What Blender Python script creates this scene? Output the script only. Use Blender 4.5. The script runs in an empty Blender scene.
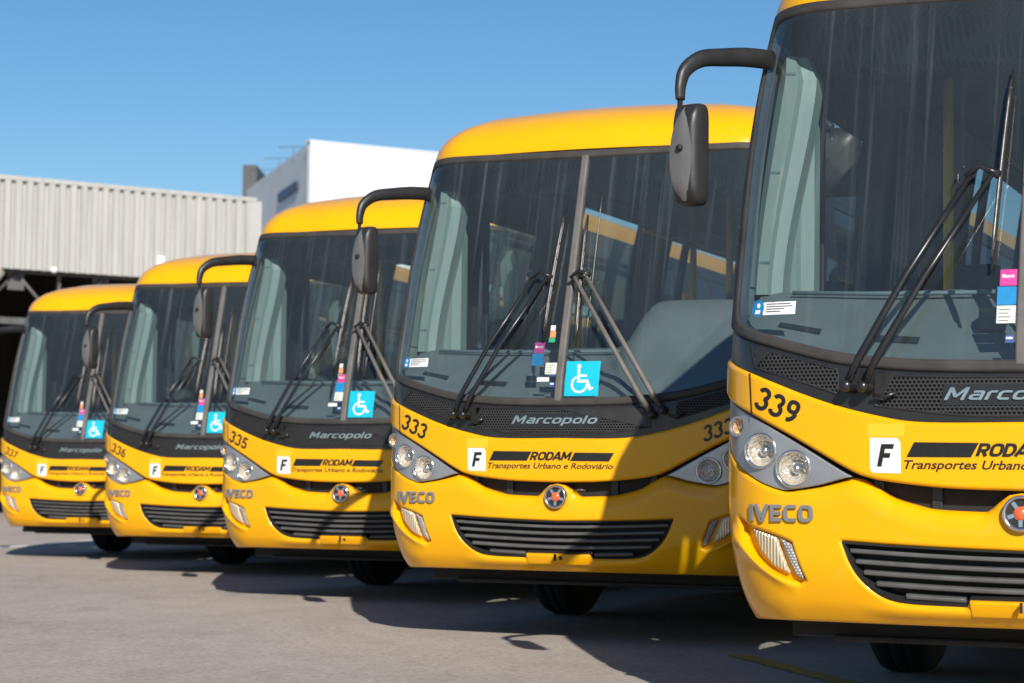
import bpy, bmesh, math, random
import numpy as np
from mathutils import Vector, Matrix
R = math.radians
sc = bpy.context.scene
col = sc.collection

# ------------------------------------------------------------------ camera, sky, sun, exposure
cam = bpy.data.cameras.new('camera'); cam_o = bpy.data.objects.new('camera', cam); col.objects.link(cam_o)
cam.sensor_width = 36.0; cam.lens = 2200.0 / 1024.0 * 36.0
cam.clip_start = 0.1; cam.clip_end = 6000
cam_o.matrix_world = Matrix.Translation((0, 0, 0.9)) @ Matrix.Rotation(R(90 + 3.7237), 4, 'X') @ Matrix.Rotation(R(0.698), 4, 'Z')
cam.dof.use_dof = True; cam.dof.focus_distance = 9.8; cam.dof.aperture_fstop = 4.0
sc.camera = cam_o

SUN = Vector((0.27, -1.66, 1.0)).normalized()      # towards the sun: behind the camera, a little to the right
world = bpy.data.worlds.new('World'); sc.world = world; world.use_nodes = True
wn = world.node_tree; wn.nodes.clear()
sky = wn.nodes.new('ShaderNodeTexSky'); sky.sky_type = 'NISHITA'; sky.sun_disc = False
sky.sun_elevation = math.asin(SUN.z); sky.sun_rotation = math.atan2(SUN.x, SUN.y)
sky.altitude = 300; sky.air_density = 1.0; sky.dust_density = 0.3; sky.ozone_density = 3.0
bg = wn.nodes.new('ShaderNodeBackground'); bg.inputs[1].default_value = 0.08
wo = wn.nodes.new('ShaderNodeOutputWorld')
hs = wn.nodes.new('ShaderNodeHueSaturation'); hs.inputs['Saturation'].default_value = 1.27; hs.inputs['Value'].default_value = 1.06
wn.links.new(sky.outputs[0], hs.inputs['Color']); wn.links.new(hs.outputs[0], bg.inputs[0]); wn.links.new(bg.outputs[0], wo.inputs[0])
sl = bpy.data.lights.new('sun', 'SUN'); sl.energy = 5.0; sl.angle = R(0.5); sl.color = (1.0, 0.95, 0.87)
so = bpy.data.objects.new('sun', sl); col.objects.link(so)
so.rotation_euler = SUN.to_track_quat('Z', 'Y').to_euler(); so.location = (3, -20, 20)
sc.view_settings.view_transform = 'Standard'; sc.view_settings.look = 'None'
sc.view_settings.gamma = 1; sc.view_settings.exposure = 0.22; sc.view_settings.use_curve_mapping = False
sc.render.engine = 'CYCLES'
sc.cycles.use_denoising = True
sc.cycles.max_bounces = 10; sc.cycles.transparent_max_bounces = 24; sc.cycles.glossy_bounces = 4; sc.cycles.diffuse_bounces = 3
sc.cycles.caustics_reflective = False; sc.cycles.caustics_refractive = False
sc.cycles.sample_clamp_indirect = 6

# ------------------------------------------------------------------ materials
class N:
    """small helper around a node tree"""
    def __init__(s, name):
        s.m = bpy.data.materials.new(name); s.m.use_nodes = True
        s.t = s.m.node_tree; s.b = s.t.nodes['Principled BSDF']; s.out = s.t.nodes['Material Output']
    def n(s, typ, **kw):
        x = s.t.nodes.new(typ)
        for k, v in kw.items():
            if k.startswith('i_'): x.inputs[int(k[2:])].default_value = v
            else: setattr(x, k, v)
        return x
    def l(s, a, b): s.t.links.new(a, b)
    def math(s, op, a, b=None, c=None, clamp=False):
        x = s.t.nodes.new('ShaderNodeMath'); x.operation = op; x.use_clamp = clamp
        for i, v in enumerate((a, b, c)):
            if v is None: continue
            if isinstance(v, (int, float)): x.inputs[i].default_value = v
            else: s.l(v, x.inputs[i])
        return x.outputs[0]
    def coord(s, which='Object', scale=(1, 1, 1)):
        tc = s.n('ShaderNodeTexCoord'); mp = s.n('ShaderNodeMapping'); mp.inputs['Scale'].default_value = scale
        if which in ('Object', 'UV'):
            # every object gets its own stretch of the pattern
            oi = s.n('ShaderNodeObjectInfo'); ad = s.n('ShaderNodeVectorMath'); ad.operation = 'ADD'
            rv = s.math('MULTIPLY', oi.outputs['Random'], 37.0); cb = s.n('ShaderNodeCombineXYZ')
            for i in range(2 if which == 'UV' else 3): s.l(rv, cb.inputs[i])
            s.l(tc.outputs[which], ad.inputs[0]); s.l(cb.outputs[0], ad.inputs[1]); s.l(ad.outputs[0], mp.inputs[0])
        else: s.l(tc.outputs[which], mp.inputs[0])
        return mp.outputs[0]
    def noise(s, vec, scale, detail=4, rough=.55):
        x = s.n('ShaderNodeTexNoise'); x.inputs['Scale'].default_value = scale
        x.inputs['Detail'].default_value = detail; x.inputs['Roughness'].default_value = rough
        if vec is not None: s.l(vec, x.inputs['Vector'])
        return x.outputs['Fac']
    def ramp(s, fac, stops):
        x = s.n('ShaderNodeValToRGB'); e = x.color_ramp.elements
        while len(e) < len(stops): e.new(.5)
        for k, (p, c) in enumerate(stops):
            e[k].position = p; e[k].color = (*c, 1) if len(c) == 3 else c
        s.l(fac, x.inputs[0]); return x.outputs[0]
    def bump(s, h, strength=.2, dist=.01):
        x = s.n('ShaderNodeBump'); x.inputs['Strength'].default_value = strength; x.inputs['Distance'].default_value = dist
        s.l(h, x.inputs['Height']); s.l(x.outputs[0], s.b.inputs['Normal'])
    def set(s, color=None, rough=None, metal=None, coat=None, spec=None):
        if color is not None: s.b.inputs['Base Color'].default_value = (*color, 1)
        if rough is not None: s.b.inputs['Roughness'].default_value = rough
        if metal is not None: s.b.inputs['Metallic'].default_value = metal
        if coat is not None: s.b.inputs['Coat Weight'].default_value = coat; s.b.inputs['Coat Roughness'].default_value = .06
        if spec is not None: s.b.inputs['Specular IOR Level'].default_value = spec
        return s

def varied(name, c, rough, metal=0, var=.12, scale=6, coat=None, spec=None, bump=0, bscale=120):
    n = N(name).set(c, rough, metal, coat, spec)
    v = n.coord('Object'); f = n.noise(v, scale, 6)
    lo = tuple(max(0, k * (1 - var)) for k in c); hi = tuple(min(1, k * (1 + var)) for k in c)
    n.l(n.ramp(f, [(.3, lo), (.7, hi)]), n.b.inputs['Base Color'])
    r = n.math('MULTIPLY_ADD', n.noise(v, scale * 2.3, 4), .25, rough - .12, True)
    n.l(r, n.b.inputs['Roughness'])
    if bump: n.bump(n.noise(v, bscale, 3), bump, .002)
    return n.m

def paint():
    n = N('yellow_paint').set((.86, .44, .001), .3, 0, .5, .15)
    v = n.coord('Object')
    big = n.noise(v, 1.6, 5, .6); fine = n.noise(v, 14, 6, .65)
    a = n.ramp(big, [(.3, (.83, .380, .001)), (.7, (.90, .422, .001))])
    mx = n.n('ShaderNodeMixRGB'); mx.blend_type = 'MIX'
    # dust that has settled in patches
    d = n.math('MULTIPLY', n.math('SUBTRACT', fine, .56, clamp=True), .35, clamp=True)
    n.l(d, mx.inputs[0]); n.l(a, mx.inputs[1]); mx.inputs[2].default_value = (.55, .40, .20, 1)
    n.l(mx.outputs[0], n.b.inputs['Base Color'])
    n.l(n.math('MULTIPLY_ADD', fine, .16, .22), n.b.inputs['Roughness'])
    n.l(n.math('MULTIPLY_ADD', fine, .06, .01), n.b.inputs['Coat Roughness'])
    n.bump(n.noise(v, 2.6, 2), .05, .012)
    return n.m

def glass(name, tint, dust_haze, streak=True, refl=.045):
    n = N(name); n.t.nodes.remove(n.b)
    tr = n.n('ShaderNodeBsdfTransparent'); tr.inputs[0].default_value = (*tint, 1)
    gl = n.n('ShaderNodeBsdfGlossy'); gl.inputs['Roughness'].default_value = .015
    lw = n.n('ShaderNodeLayerWeight'); lw.inputs[0].default_value = .5
    fr = n.math('MULTIPLY_ADD', n.math('POWER', lw.outputs['Facing'], 4.2), .6, refl, True)
    m1 = n.n('ShaderNodeMixShader'); n.l(fr, m1.inputs[0]); n.l(tr.outputs[0], m1.inputs[1]); n.l(gl.outputs[0], m1.inputs[2])
    df = n.n('ShaderNodeBsdfDiffuse'); df.inputs[0].default_value = (.36, .43, .44, 1)  # film colour: dust, tinted bluish to paint in reflected sky
    m2 = n.n('ShaderNodeMixShader')
    if streak:
        v = n.coord('UV', (14, .55, 1)); v2 = n.coord('UV', (46, 1.2, 1)); v3 = n.coord('UV', (3, 3, 1))
        s1 = n.math('POWER', n.noise(v, 1.0, 4, .6), 2.2); s2 = n.noise(v2, 1.0, 3)
        sep = n.n('ShaderNodeSeparateXYZ'); tc = n.n('ShaderNodeTexCoord'); n.l(tc.outputs['UV'], sep.inputs[0])
        up = n.math('MULTIPLY_ADD', sep.outputs[1], .55, -.65, True)      # rain marks run from the roof edge down
        s3 = n.math('POWER', n.math('MULTIPLY', n.noise(n.coord('UV', (23, .35, 1)), 1.0, 2), 1.25, clamp=True), 6)
        run = n.math('MULTIPLY', n.math('MULTIPLY', n.math('SUBTRACT', n.noise(n.coord('UV', (17, .30, 1)), 1.0, 3, .7), .56, clamp=True), 5.0, clamp=True), n.math('MULTIPLY_ADD', s2, 1.2, .0, True))
        film = n.math('MULTIPLY_ADD', n.noise(v3, 1.0, 5), .5, n.math('MULTIPLY', s1, .35))
        k = n.math('ADD', n.math('MULTIPLY', n.math('ADD', n.math('MULTIPLY', film, .55), n.math('MULTIPLY', run, 1.15)), n.math('MULTIPLY_ADD', up, .75, .30)), .09)  # dust and streaks, plus an even veil standing in for sky haze
        fac = n.math('MULTIPLY', k, dust_haze, clamp=True)
    else:
        fac = n.math('MULTIPLY', n.noise(n.coord('Object'), 5, 5), dust_haze, clamp=True)
    n.l(fac, m2.inputs[0]); n.l(m1.outputs[0], m2.inputs[1]); n.l(df.outputs[0], m2.inputs[2])
    n.l(m2.outputs[0], n.out.inputs[0])
    return n.m

def perforated(name, pitch=.017, web=(.034, .033, .032), hole=(.004, .004, .005), rad=.33):
    """staggered round holes in a dark plate, laid out in metres on the panel"""
    n = N(name).set(web, .55)
    tc = n.n('ShaderNodeTexCoord'); sep = n.n('ShaderNodeSeparateXYZ'); n.l(tc.outputs['UV'], sep.inputs[0])
    v = n.math('DIVIDE', sep.outputs[1], pitch * .86); row = n.math('FLOOR', v)
    u = n.math('ADD', n.math('DIVIDE', sep.outputs[0], pitch), n.math('MULTIPLY', n.math('MODULO', n.math('ABSOLUTE', row), 2.0), .5))
    du = n.math('SUBTRACT', n.math('FRACT', u), .5); dv = n.math('SUBTRACT', n.math('FRACT', v), .5)
    d = n.math('SQRT', n.math('ADD', n.math('MULTIPLY', du, du), n.math('MULTIPLY', dv, dv)))
    f = n.math('MULTIPLY', n.math('SUBTRACT', d, rad), 9.0, clamp=True)
    mx = n.n('ShaderNodeMixRGB'); n.l(f, mx.inputs[0]); mx.inputs[1].default_value = (*hole, 1); mx.inputs[2].default_value = (*web, 1)
    n.l(mx.outputs[0], n.b.inputs['Base Color']); n.bump(f, .6, .004)
    n.l(n.math('MULTIPLY_ADD', f, .4, .1), n.b.inputs['Specular IOR Level'])
    return n.m

def fluted(name, c, rough=.12, scale=90, metal=.4):
    n = N(name).set(c, rough, metal)
    w = n.n('ShaderNodeTexVoronoi'); w.inputs['Scale'].default_value = scale
    n.l(n.coord('Object'), w.inputs[0]); n.bump(w.outputs['Distance'], .7, .012); return n.m

def flutes(name, c, rough, scale):
    n = N(name).set(c, rough, .35)
    w = n.n('ShaderNodeTexWave'); w.inputs['Scale'].default_value = scale; w.inputs['Distortion'].default_value = .4; w.bands_direction = 'X'
    tc = n.n('ShaderNodeTexCoord'); n.l(tc.outputs['UV'], w.inputs[0]); n.bump(w.outputs['Fac'], .55, .01)
    n.l(n.ramp(w.outputs['Fac'], [(.2, tuple(k * .75 for k in c)), (.8, c)]), n.b.inputs['Base Color']); return n.m

M = dict(
    yellow=paint(),
    black=varied('black_plastic', (.022, .021, .021), .42, var=.3, scale=9, bump=.15, bscale=300),
    frame=varied('dusty_black_plastic', (.050, .046, .043), .6, var=.25, scale=7, spec=.25),
    strip=varied('weathered_rubber_and_glint', (.12, .108, .098), .6, var=.2, scale=8),
    matte=varied('matt_black', (.010, .010, .011), .7, var=.3, scale=8),
    gloss_black=varied('gloss_black_plastic', (.018, .018, .019), .28, var=.2, scale=6),
    silver=varied('silver_housing', (.36, .37, .39), .3, .55, var=.1, scale=8),
    chrome=varied('chrome_letter', (.62, .63, .65), .16, .95, var=.05, scale=20),
    grey_letter=varied('satin_letter', (.27, .265, .26), .35, .4, var=.08, scale=30),
    reflector=fluted('lamp_reflector', (.96, .86, .70), .12, 60, .55),
    fog=flutes('fog_reflector', (.95, .78, .52), .16, 22),
    amber=fluted('amber_reflector', (.95, .55, .22), .2, 90),
    led=perforated('led_strip', .013, (.22, .21, .20), (.6, .58, .55), .25),
    lamp_glass=glass('lamp_glass', (.95, .95, .95), .05, False, .08),
    wind=glass('windscreen_glass', (.72, .81, .82), .20, True, .075),
    side=glass('side_glass', (.74, .77, .73), .05, False, .05),
    mesh=perforated('perforated_plate'),
    header=perforated('perforated_header', .03, (.075, .085, .09), (.02, .024, .026), .3),
    slat=varied('grey_slat', (.095, .093, .09), .5, var=.2, scale=9),
    decal=varied('black_vinyl', (.012, .012, .011), .38, var=.2, scale=40),
    plate=varied('white_vinyl', (.78, .79, .77), .4, var=.04, scale=30),
    faded=varied('faded_yellow_film', (.90, .50, .02), .34, var=.05, scale=20),
    cyan=varied('cyan_vinyl', (.006, .44, .58), .4, var=.06, scale=30),
    blue=varied('blue_vinyl', (.015, .22, .48), .4, var=.1, scale=30),
    navy=varied('navy_vinyl', (.06, .09, .28), .4, var=.1, scale=30),
    magenta=varied('magenta_vinyl', (.55, .05, .26), .4, var=.08, scale=30),
    green=varied('green_vinyl', (.03, .35, .16), .4, var=.08, scale=30),
    orange=varied('orange_vinyl', (.70, .28, .12), .4, var=.08, scale=30),
    paper=varied('paper_label', (.62, .66, .58), .6, var=.06, scale=60),
    red=varied('red_enamel', (.85, .13, .04), .25, var=.06, scale=40, coat=.5),
    dash=varied('grey_dashboard', (.135, .15, .15), .65, var=.12, scale=5, bump=.2, bscale=200),
    trim=varied('grey_green_trim', (.235, .285, .262), .5, var=.06, scale=4),
    interior=varied('dark_lining', (.15, .19, .20), .75, var=.2, scale=3),
    seat=varied('navy_seat', (.06, .08, .13), .8, var=.25, scale=12, bump=.3, bscale=150),
    pole=varied('yellow_pole', (.95, .62, .01), .35, var=.06, scale=8),
    tyre=varied('tyre_rubber', (.008, .008, .0085), .85, var=.3, scale=12, bump=.4, bscale=40),
    rim=varied('steel_rim', (.20, .20, .20), .4, .6, var=.15, scale=9),
    mirror=varied('mirror_glass', (.85, .87, .88), .03, 1, var=.01, scale=3),
    shell=varied('mirror_shell', (.14, .135, .13), .3, .1, var=.1, scale=10),
    metal=varied('worn_steel', (.15, .135, .125), .42, .8, var=.3, scale=40),
)

# ------------------------------------------------------------------ mesh helpers
class MB:
    """collects pieces of ONE mesh; each piece may bring its own normals"""
    def __init__(s): s.v = []; s.f = []; s.n = []; s.uv = []; s.mi = []
    def add(s, verts, faces, normals=None, uv=None, smooth=True, mi=0):
        o = len(s.v); s.v += [tuple(map(float, p)) for p in verts]
        for f in faces:
            s.f.append([i + o for i in f])
            s.n.append([tuple(map(float, normals[i])) for i in f] if normals is not None else ('S' if smooth else None))
            s.uv.append([uv[i] for i in f] if uv is not None else None); s.mi.append(mi)
    def build(s, name, mats, parent=None, **props):
        me = bpy.data.meshes.new(name); me.from_pydata(s.v, [], s.f); me.update()
        if not isinstance(mats, (list, tuple)): mats = [mats]
        for m in mats: me.materials.append(m)
        me.polygons.foreach_set('material_index', s.mi)
        if any(u is not None for u in s.uv):
            ul = me.uv_layers.new(name='uv').data; k = 0
            for u, f in zip(s.uv, s.f):
                for j in range(len(f)):
                    if u is not None: ul[k].uv = u[j]
                    k += 1
        sm = [n is not None for n in s.n]; me.polygons.foreach_set('use_smooth', sm)
        if any(isinstance(n, list) for n in s.n):
            vn = [tuple(v.vector) for v in me.vertex_normals]
            ln = []
            for p, n in zip(me.polygons, s.n):
                if isinstance(n, list): ln += n
                elif n == 'S': ln += [vn[i] for i in p.vertices]
                else: ln += [tuple(p.normal)] * len(p.vertices)
            me.normals_split_custom_set(ln)
        o = bpy.data.objects.new(name, me); col.objects.link(o)
        if parent is not None: o.parent = parent
        for k, v in props.items(): o[k] = v
        return o
    # ---- pieces
    def box(s, x0, x1, y0, y1, z0, z1, bev=0, rot=None, at=None, seg=2, mi=0):
        bm = bmesh.new(); bmesh.ops.create_cube(bm, size=1)
        for v in bm.verts: v.co = Vector((x0 + (v.co.x + .5) * (x1 - x0), y0 + (v.co.y + .5) * (y1 - y0), z0 + (v.co.z + .5) * (z1 - z0)))
        if bev: bmesh.ops.bevel(bm, geom=bm.edges[:], offset=bev, segments=seg, affect='EDGES', profile=.5)
        if rot is not None: bmesh.ops.rotate(bm, verts=bm.verts[:], cent=at or (0, 0, 0), matrix=rot)
        s.bm(bm, mi=mi, smooth=False)
    def bm(s, bm, mi=0, smooth=True):
        bm.verts.ensure_lookup_table(); bm.normal_update()
        for i, v in enumerate(bm.verts): v.index = i
        s.add([v.co for v in bm.verts], [[v.index for v in f.verts] for f in bm.faces], smooth=smooth, mi=mi); bm.free()
    def tube(s, path, rad, seg=10, squash=1.0, cap=True, mi=0):
        pts = [Vector(p) for p in path]
        if not isinstance(rad, (list, tuple)): rad = [rad] * len(pts)
        vs = []; fs = []; up = None
        for i, p in enumerate(pts):
            t = (pts[min(i + 1, len(pts) - 1)] - pts[max(i - 1, 0)]).normalized()
            if up is None:
                up = Vector((0, 0, 1)) if abs(t.z) < .9 else Vector((0, 1, 0))
            a = (up - t * up.dot(t)).normalized(); b = t.cross(a); up = a
            for k in range(seg):
                an = 2 * math.pi * k / seg
                vs.append(p + (a * math.cos(an) + b * math.sin(an) * squash) * rad[i])
            if i:
                for k in range(seg):
                    k2 = (k + 1) % seg; fs.append([(i - 1) * seg + k, (i - 1) * seg + k2, i * seg + k2, i * seg + k])
        if cap: fs += [list(range(seg))[::-1], [(len(pts) - 1) * seg + k for k in range(seg)]]
        s.add(vs, fs, mi=mi)
    def lathe(s, prof, origin, axis, seg=28, mi=0, smooth=True):
        """prof: (radius, height along axis)"""
        q = Vector((0, 0, 1)).rotation_difference(Vector(axis).normalized()); o = Vector(origin); vs = []; fs = []
        for r, h in prof:
            for k in range(seg):
                a = 2 * math.pi * k / seg; vs.append(o + q @ Vector((r * math.cos(a), r * math.sin(a), h)))
        for i in range(len(prof) - 1):
            for k in range(seg):
                k2 = (k + 1) % seg; fs.append([i * seg + k, i * seg + k2, (i + 1) * seg + k2, (i + 1) * seg + k])
        s.add(vs, fs, mi=mi, smooth=smooth)

def crom(pts, n=8, closed=False):
    """Catmull-Rom through pts"""
    P = [np.array(p, float) for p in pts]; out = []
    m = len(P)
    for i in range(m if closed else m - 1):
        p1 = P[i]; p2 = P[(i + 1) % m]
        p0 = P[i - 1] if (i or closed) else 2 * p1 - p2
        p3 = P[(i + 2) % m] if (i + 2 < m or closed) else 2 * p2 - p1
        for k in range(n):
            t = k / n
            out.append(.5 * ((2 * p1) + (p2 - p0) * t + (2 * p0 - 5 * p1 + 4 * p2 - p3) * t * t + (3 * p1 - p0 - 3 * p2 + p3) * t ** 3))
    if not closed: out.append(P[-1])
    return [tuple(p) for p in out]

# ------------------------------------------------------------------ the front skin of the coach, unrolled: (s, z) -> point
CR = .265; RY = .28; AA = CR * math.pi / 2
def Wz(z): return 1.235 - .33 * np.maximum(0, .9 - z) ** 2 - .1 * np.maximum(0, z - 2.0) ** 2
def surf(s, z):
    s = np.asarray(s, float); z = np.asarray(z, float)
    W = Wz(z); x0 = W - CR; a = np.abs(s) - x0
    ph = np.clip(a / CR, 0, math.pi / 2)
    x = np.where(a < 0, np.abs(s), x0 + CR * np.sin(ph))
    yc = RY * (1 - np.cos(ph)) + np.maximum(0, a - AA)
    q = (z - 1.40) / .06
    tilt = .285 * .06 * np.logaddexp(0, q)
    tilt = tilt * (1 - np.clip((a - AA) / .9, 0, 1))       # the side windows stand upright
    y = .111 * x * x + yc + tilt + 1.12 * np.maximum(0, .65 - z) ** 2
    y = y + .9 * np.maximum(0, .455 - z) ** 1.5
    return np.stack([np.sign(s) * x, y, z], -1)
def frame_(s, z):
    e = 1e-4
    ts = (surf(s + e, z) - surf(s - e, z)) / (2 * e); tz = (surf(s, z + e) - surf(s, z - e)) / (2 * e)
    n = np.cross(ts, tz); n /= np.linalg.norm(n, axis=-1, keepdims=True)
    return ts, tz, n
def pt(s, z, off=0.):
    p = surf(s, z); return p + frame_(s, z)[2] * off
def nm(s, z): return Vector(frame_(np.float64(s), np.float64(z))[2])

def seg_dist(P, loops):
    d = np.full(len(P), 1e9)
    for L in loops:
        A = np.array(L); B = np.roll(A, -1, 0)
        for a, b in zip(A, B):
            ab = b - a; t = np.clip(((P - a) @ ab) / max(ab @ ab, 1e-12), 0, 1)
            d = np.minimum(d, np.linalg.norm(P - (a + t[:, None] * ab), axis=1))
    return d

def panel(mb, outline, holes=(), grid=(.03, .03), off=0., edge=0., thick=.012, rel=None, drop=None, mi=0, wrap=True):
    """a sheet cut to an outline in (s, z), laid on the skin, with rolled edges of radius `edge` and a rim `thick` deep"""
    loops = [list(outline)] + [list(h) for h in holes]
    bm = bmesh.new()
    for L in loops:
        vs = [bm.verts.new((p[0], p[1], 0)) for p in L]
        for i in range(len(vs)): bm.edges.new((vs[i], vs[(i + 1) % len(vs)]))
    bmesh.ops.triangle_fill(bm, use_beauty=True, use_dissolve=False, edges=bm.edges[:], normal=(0, 0, 1))
    xs = [p[0] for p in loops[0]]; zs = [p[1] for p in loops[0]]
    if edge > 0:
        bm.clear()
        def ins(L, d, sg):
            A = np.array(L); k_ = len(A); B = np.roll(A, 1, 0); C_ = np.roll(A, -1, 0)
            d1 = A - B; d1 /= np.maximum(np.linalg.norm(d1, axis=1, keepdims=True), 1e-9); d2 = C_ - A; d2 /= np.maximum(np.linalg.norm(d2, axis=1, keepdims=True), 1e-9)
            n1 = np.stack([-d1[:, 1], d1[:, 0]], 1); n2 = np.stack([-d2[:, 1], d2[:, 0]], 1)
            m_ = n1 + n2; m_ /= np.maximum((m_ * m_).sum(1, keepdims=True) / 2, .5)
            return A + m_ * d * sg
        def area(L):
            A = np.array(L); B = np.roll(A, -1, 0); return (A[:, 0] * B[:, 1] - B[:, 0] * A[:, 1]).sum()
        rings_all = []
        for j, L in enumerate(loops):
            sg_ = (1 if area(L) > 0 else -1) * (1 if j == 0 else -1)
            rings_all.append([np.array(L)] + [ins(L, t * edge, sg_) for t in (.07, .20, .42, .70, 1.02)])
        ed = []
        for rg in rings_all:
            prev = None
            for r_ in rg:
                cur = [bm.verts.new((p[0], p[1], 0)) for p in r_]; k_ = len(cur)
                if prev is not None:
                    for i in range(k_): bm.faces.new([prev[i], prev[(i + 1) % k_], cur[(i + 1) % k_], cur[i]])
                prev = cur
            for i in range(k_):
                e_ = bm.edges.get((prev[i], prev[(i + 1) % k_])); ed.append(e_)
        bmesh.ops.triangle_fill(bm, use_beauty=True, use_dissolve=False, edges=ed, normal=(0, 0, 1))
    def cuts(lo, hi, st):
        k = math.ceil(lo / st); r = []
        while k * st < hi - 1e-5:
            if k * st > lo + 1e-5: r.append(k * st)
            k += 1
        return r
    for c in cuts(min(xs), max(xs), grid[0]):
        bmesh.ops.bisect_plane(bm, geom=bm.verts[:] + bm.edges[:] + bm.faces[:], dist=1e-6, plane_co=(c, 0, 0), plane_no=(1, 0, 0))
    for c in cuts(min(zs), max(zs), grid[1]):
        bmesh.ops.bisect_plane(bm, geom=bm.verts[:] + bm.edges[:] + bm.faces[:], dist=1e-6, plane_co=(0, c, 0), plane_no=(0, 1, 0))
    bm.normal_update()
    flip = [f for f in bm.faces if f.normal.z < 0]
    if flip: bmesh.ops.reverse_faces(bm, faces=flip)
    for i, v in enumerate(bm.verts): v.index = i
    SZ = np.array([[v.co.x, v.co.y] for v in bm.verts])
    faces = [[v.index for v in f.verts] for f in bm.faces]
    bnd = []
    for e in bm.edges:
        if len(e.link_faces) == 1:
            l = e.link_loops[0]; bnd.append((l.vert.index, l.link_loop_next.vert.index))
    bm.free()
    def D(sz):
        r = np.full(len(sz), float(off))
        if edge > 0:
            q = np.clip(1 - np.maximum(seg_dist(sz, loops), edge * .04) / edge, 0, 1)
            r -= edge * (1 - np.sqrt(1 - q * q)) * (drop or 1.0)
        if rel is not None: r += rel(sz[:, 0], sz[:, 1])
        return r
    S, Z = SZ[:, 0], SZ[:, 1]
    ts, tz, n = frame_(S, Z); d0 = D(SZ)
    P = surf(S, Z) + n * d0[:, None]
    nn = n
    if edge > 0 or rel is not None:
        e = 1e-3
        ds = (D(SZ + [e, 0]) - D(SZ - [e, 0])) / (2 * e); dz = (D(SZ + [0, e]) - D(SZ - [0, e])) / (2 * e)
        ds = np.clip(ds, -2.5, 2.5); dz = np.clip(dz, -2.5, 2.5)
        nn = n - ds[:, None] * ts / (ts * ts).sum(-1, keepdims=True) - dz[:, None] * tz / (tz * tz).sum(-1, keepdims=True)
        nn /= np.linalg.norm(nn, axis=-1, keepdims=True)
    uv = [tuple(p) for p in SZ]
    mb.add(P, faces, nn, uv, mi=mi)
    if thick > 0:
        for a, b in bnd:
            q = [P[b], P[a], P[a] - n[a] * thick, P[b] - n[b] * thick]
            mb.add(q, [[0, 1, 2, 3]], None, [uv[b], uv[a], uv[a], uv[b]], smooth=False, mi=mi)

def mir(L): return [(-p[0], p[1]) for p in L][::-1]
def sx(x, z):
    """lateral distance measured in the photograph -> unrolled coordinate"""
    W = float(Wz(z)); x0 = W - CR; ax = abs(x)
    if ax <= x0: return x
    return math.copysign(x0 + CR * math.asin(min(1, (ax - x0) / CR)), x)
def XZ(pts): return [(sx(a, b), b) for a, b in pts]

def text_mesh(txt, bold=.0, shear=0., spacing=1.0):
    cu = bpy.data.curves.new('lettering', 'FONT'); cu.body = txt; cu.size = 1; cu.offset = bold; cu.shear = shear
    cu.space_character = spacing; cu.resolution_u = 4
    o = bpy.data.objects.new('lettering', cu); col.objects.link(o)
    dg = bpy.context.evaluated_depsgraph_get(); dg.update()
    me = bpy.data.meshes.new_from_object(o.evaluated_get(dg))
    bpy.data.objects.remove(o); bpy.data.curves.remove(cu)
    return me

def lettering(mb, txt, box, off=.0015, thick=0., bold=.02, shear=0., rot=0., mi=0, spacing=1.0, frame_fn=None):
    """letters fitted into box=(s0, z0, s1, z1) and laid on the skin; rot turns them about the box centre"""
    me = text_mesh(txt, bold, shear, spacing)
    bm = bmesh.new(); bm.from_mesh(me); bpy.data.meshes.remove(me)
    bmesh.ops.remove_doubles(bm, verts=bm.verts[:], dist=1e-5)
    xs = [v.co.x for v in bm.verts]; ys = [v.co.y for v in bm.verts]
    x0, x1, y0, y1 = min(xs), max(xs), min(ys), max(ys); s0, z0, s1, z1 = box
    cs, cz = (s0 + s1) / 2, (z0 + z1) / 2; c, sn = math.cos(rot), math.sin(rot)
    for v in bm.verts:
        a = s0 + (v.co.x - x0) / (x1 - x0) * (s1 - s0) - cs; b = z0 + (v.co.y - y0) / (y1 - y0) * (z1 - z0) - cz
        v.co = Vector((cs + a * c - b * sn, cz + a * sn + b * c, 0))
    st = .03; lo = min(v.co.x for v in bm.verts); hi = max(v.co.x for v in bm.verts); k = math.ceil(lo / st)
    while k * st < hi:
        bmesh.ops.bisect_plane(bm, geom=bm.verts[:] + bm.edges[:] + bm.faces[:], dist=1e-6, plane_co=(k * st, 0, 0), plane_no=(1, 0, 0)); k += 1
    bm.normal_update()
    fl = [f for f in bm.faces if f.normal.z < 0]
    if fl: bmesh.ops.reverse_faces(bm, faces=fl)
    for i, v in enumerate(bm.verts): v.index = i
    S = np.array([v.co.x for v in bm.verts]); Z = np.array([v.co.y for v in bm.verts])
    faces = [[v.index for v in f.verts] for f in bm.faces]
    bnd = [(e.link_loops[0].vert.index, e.link_loops[0].link_loop_next.vert.index) for e in bm.edges if len(e.link_faces) == 1]
    bm.free()
    if frame_fn: P, n = frame_fn(S, Z, off)
    else:
        n = frame_(S, Z)[2]; P = surf(S, Z) + n * off
    mb.add(P, faces, n, mi=mi)
    if thick:
        for a, b in bnd: mb.add([P[b], P[a], P[a] - n[a] * thick, P[b] - n[b] * thick], [[0, 1, 2, 3]], None, smooth=False, mi=mi)

def arc_(cx, cy, rx, ry, a0, a1, n=10): return [(cx + rx * math.cos(R(t)), cy + ry * math.sin(R(t))) for t in np.linspace(a0, a1, n)]
def sup(cx, cy, rx, ry, e=.62, n=28):
    return [(cx + rx * math.copysign(abs(math.cos(t)) ** e, math.cos(t)), cy + ry * math.copysign(abs(math.sin(t)) ** e, math.sin(t))) for t in np.linspace(0, 2 * math.pi, n + 1)[:-1]]
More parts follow.
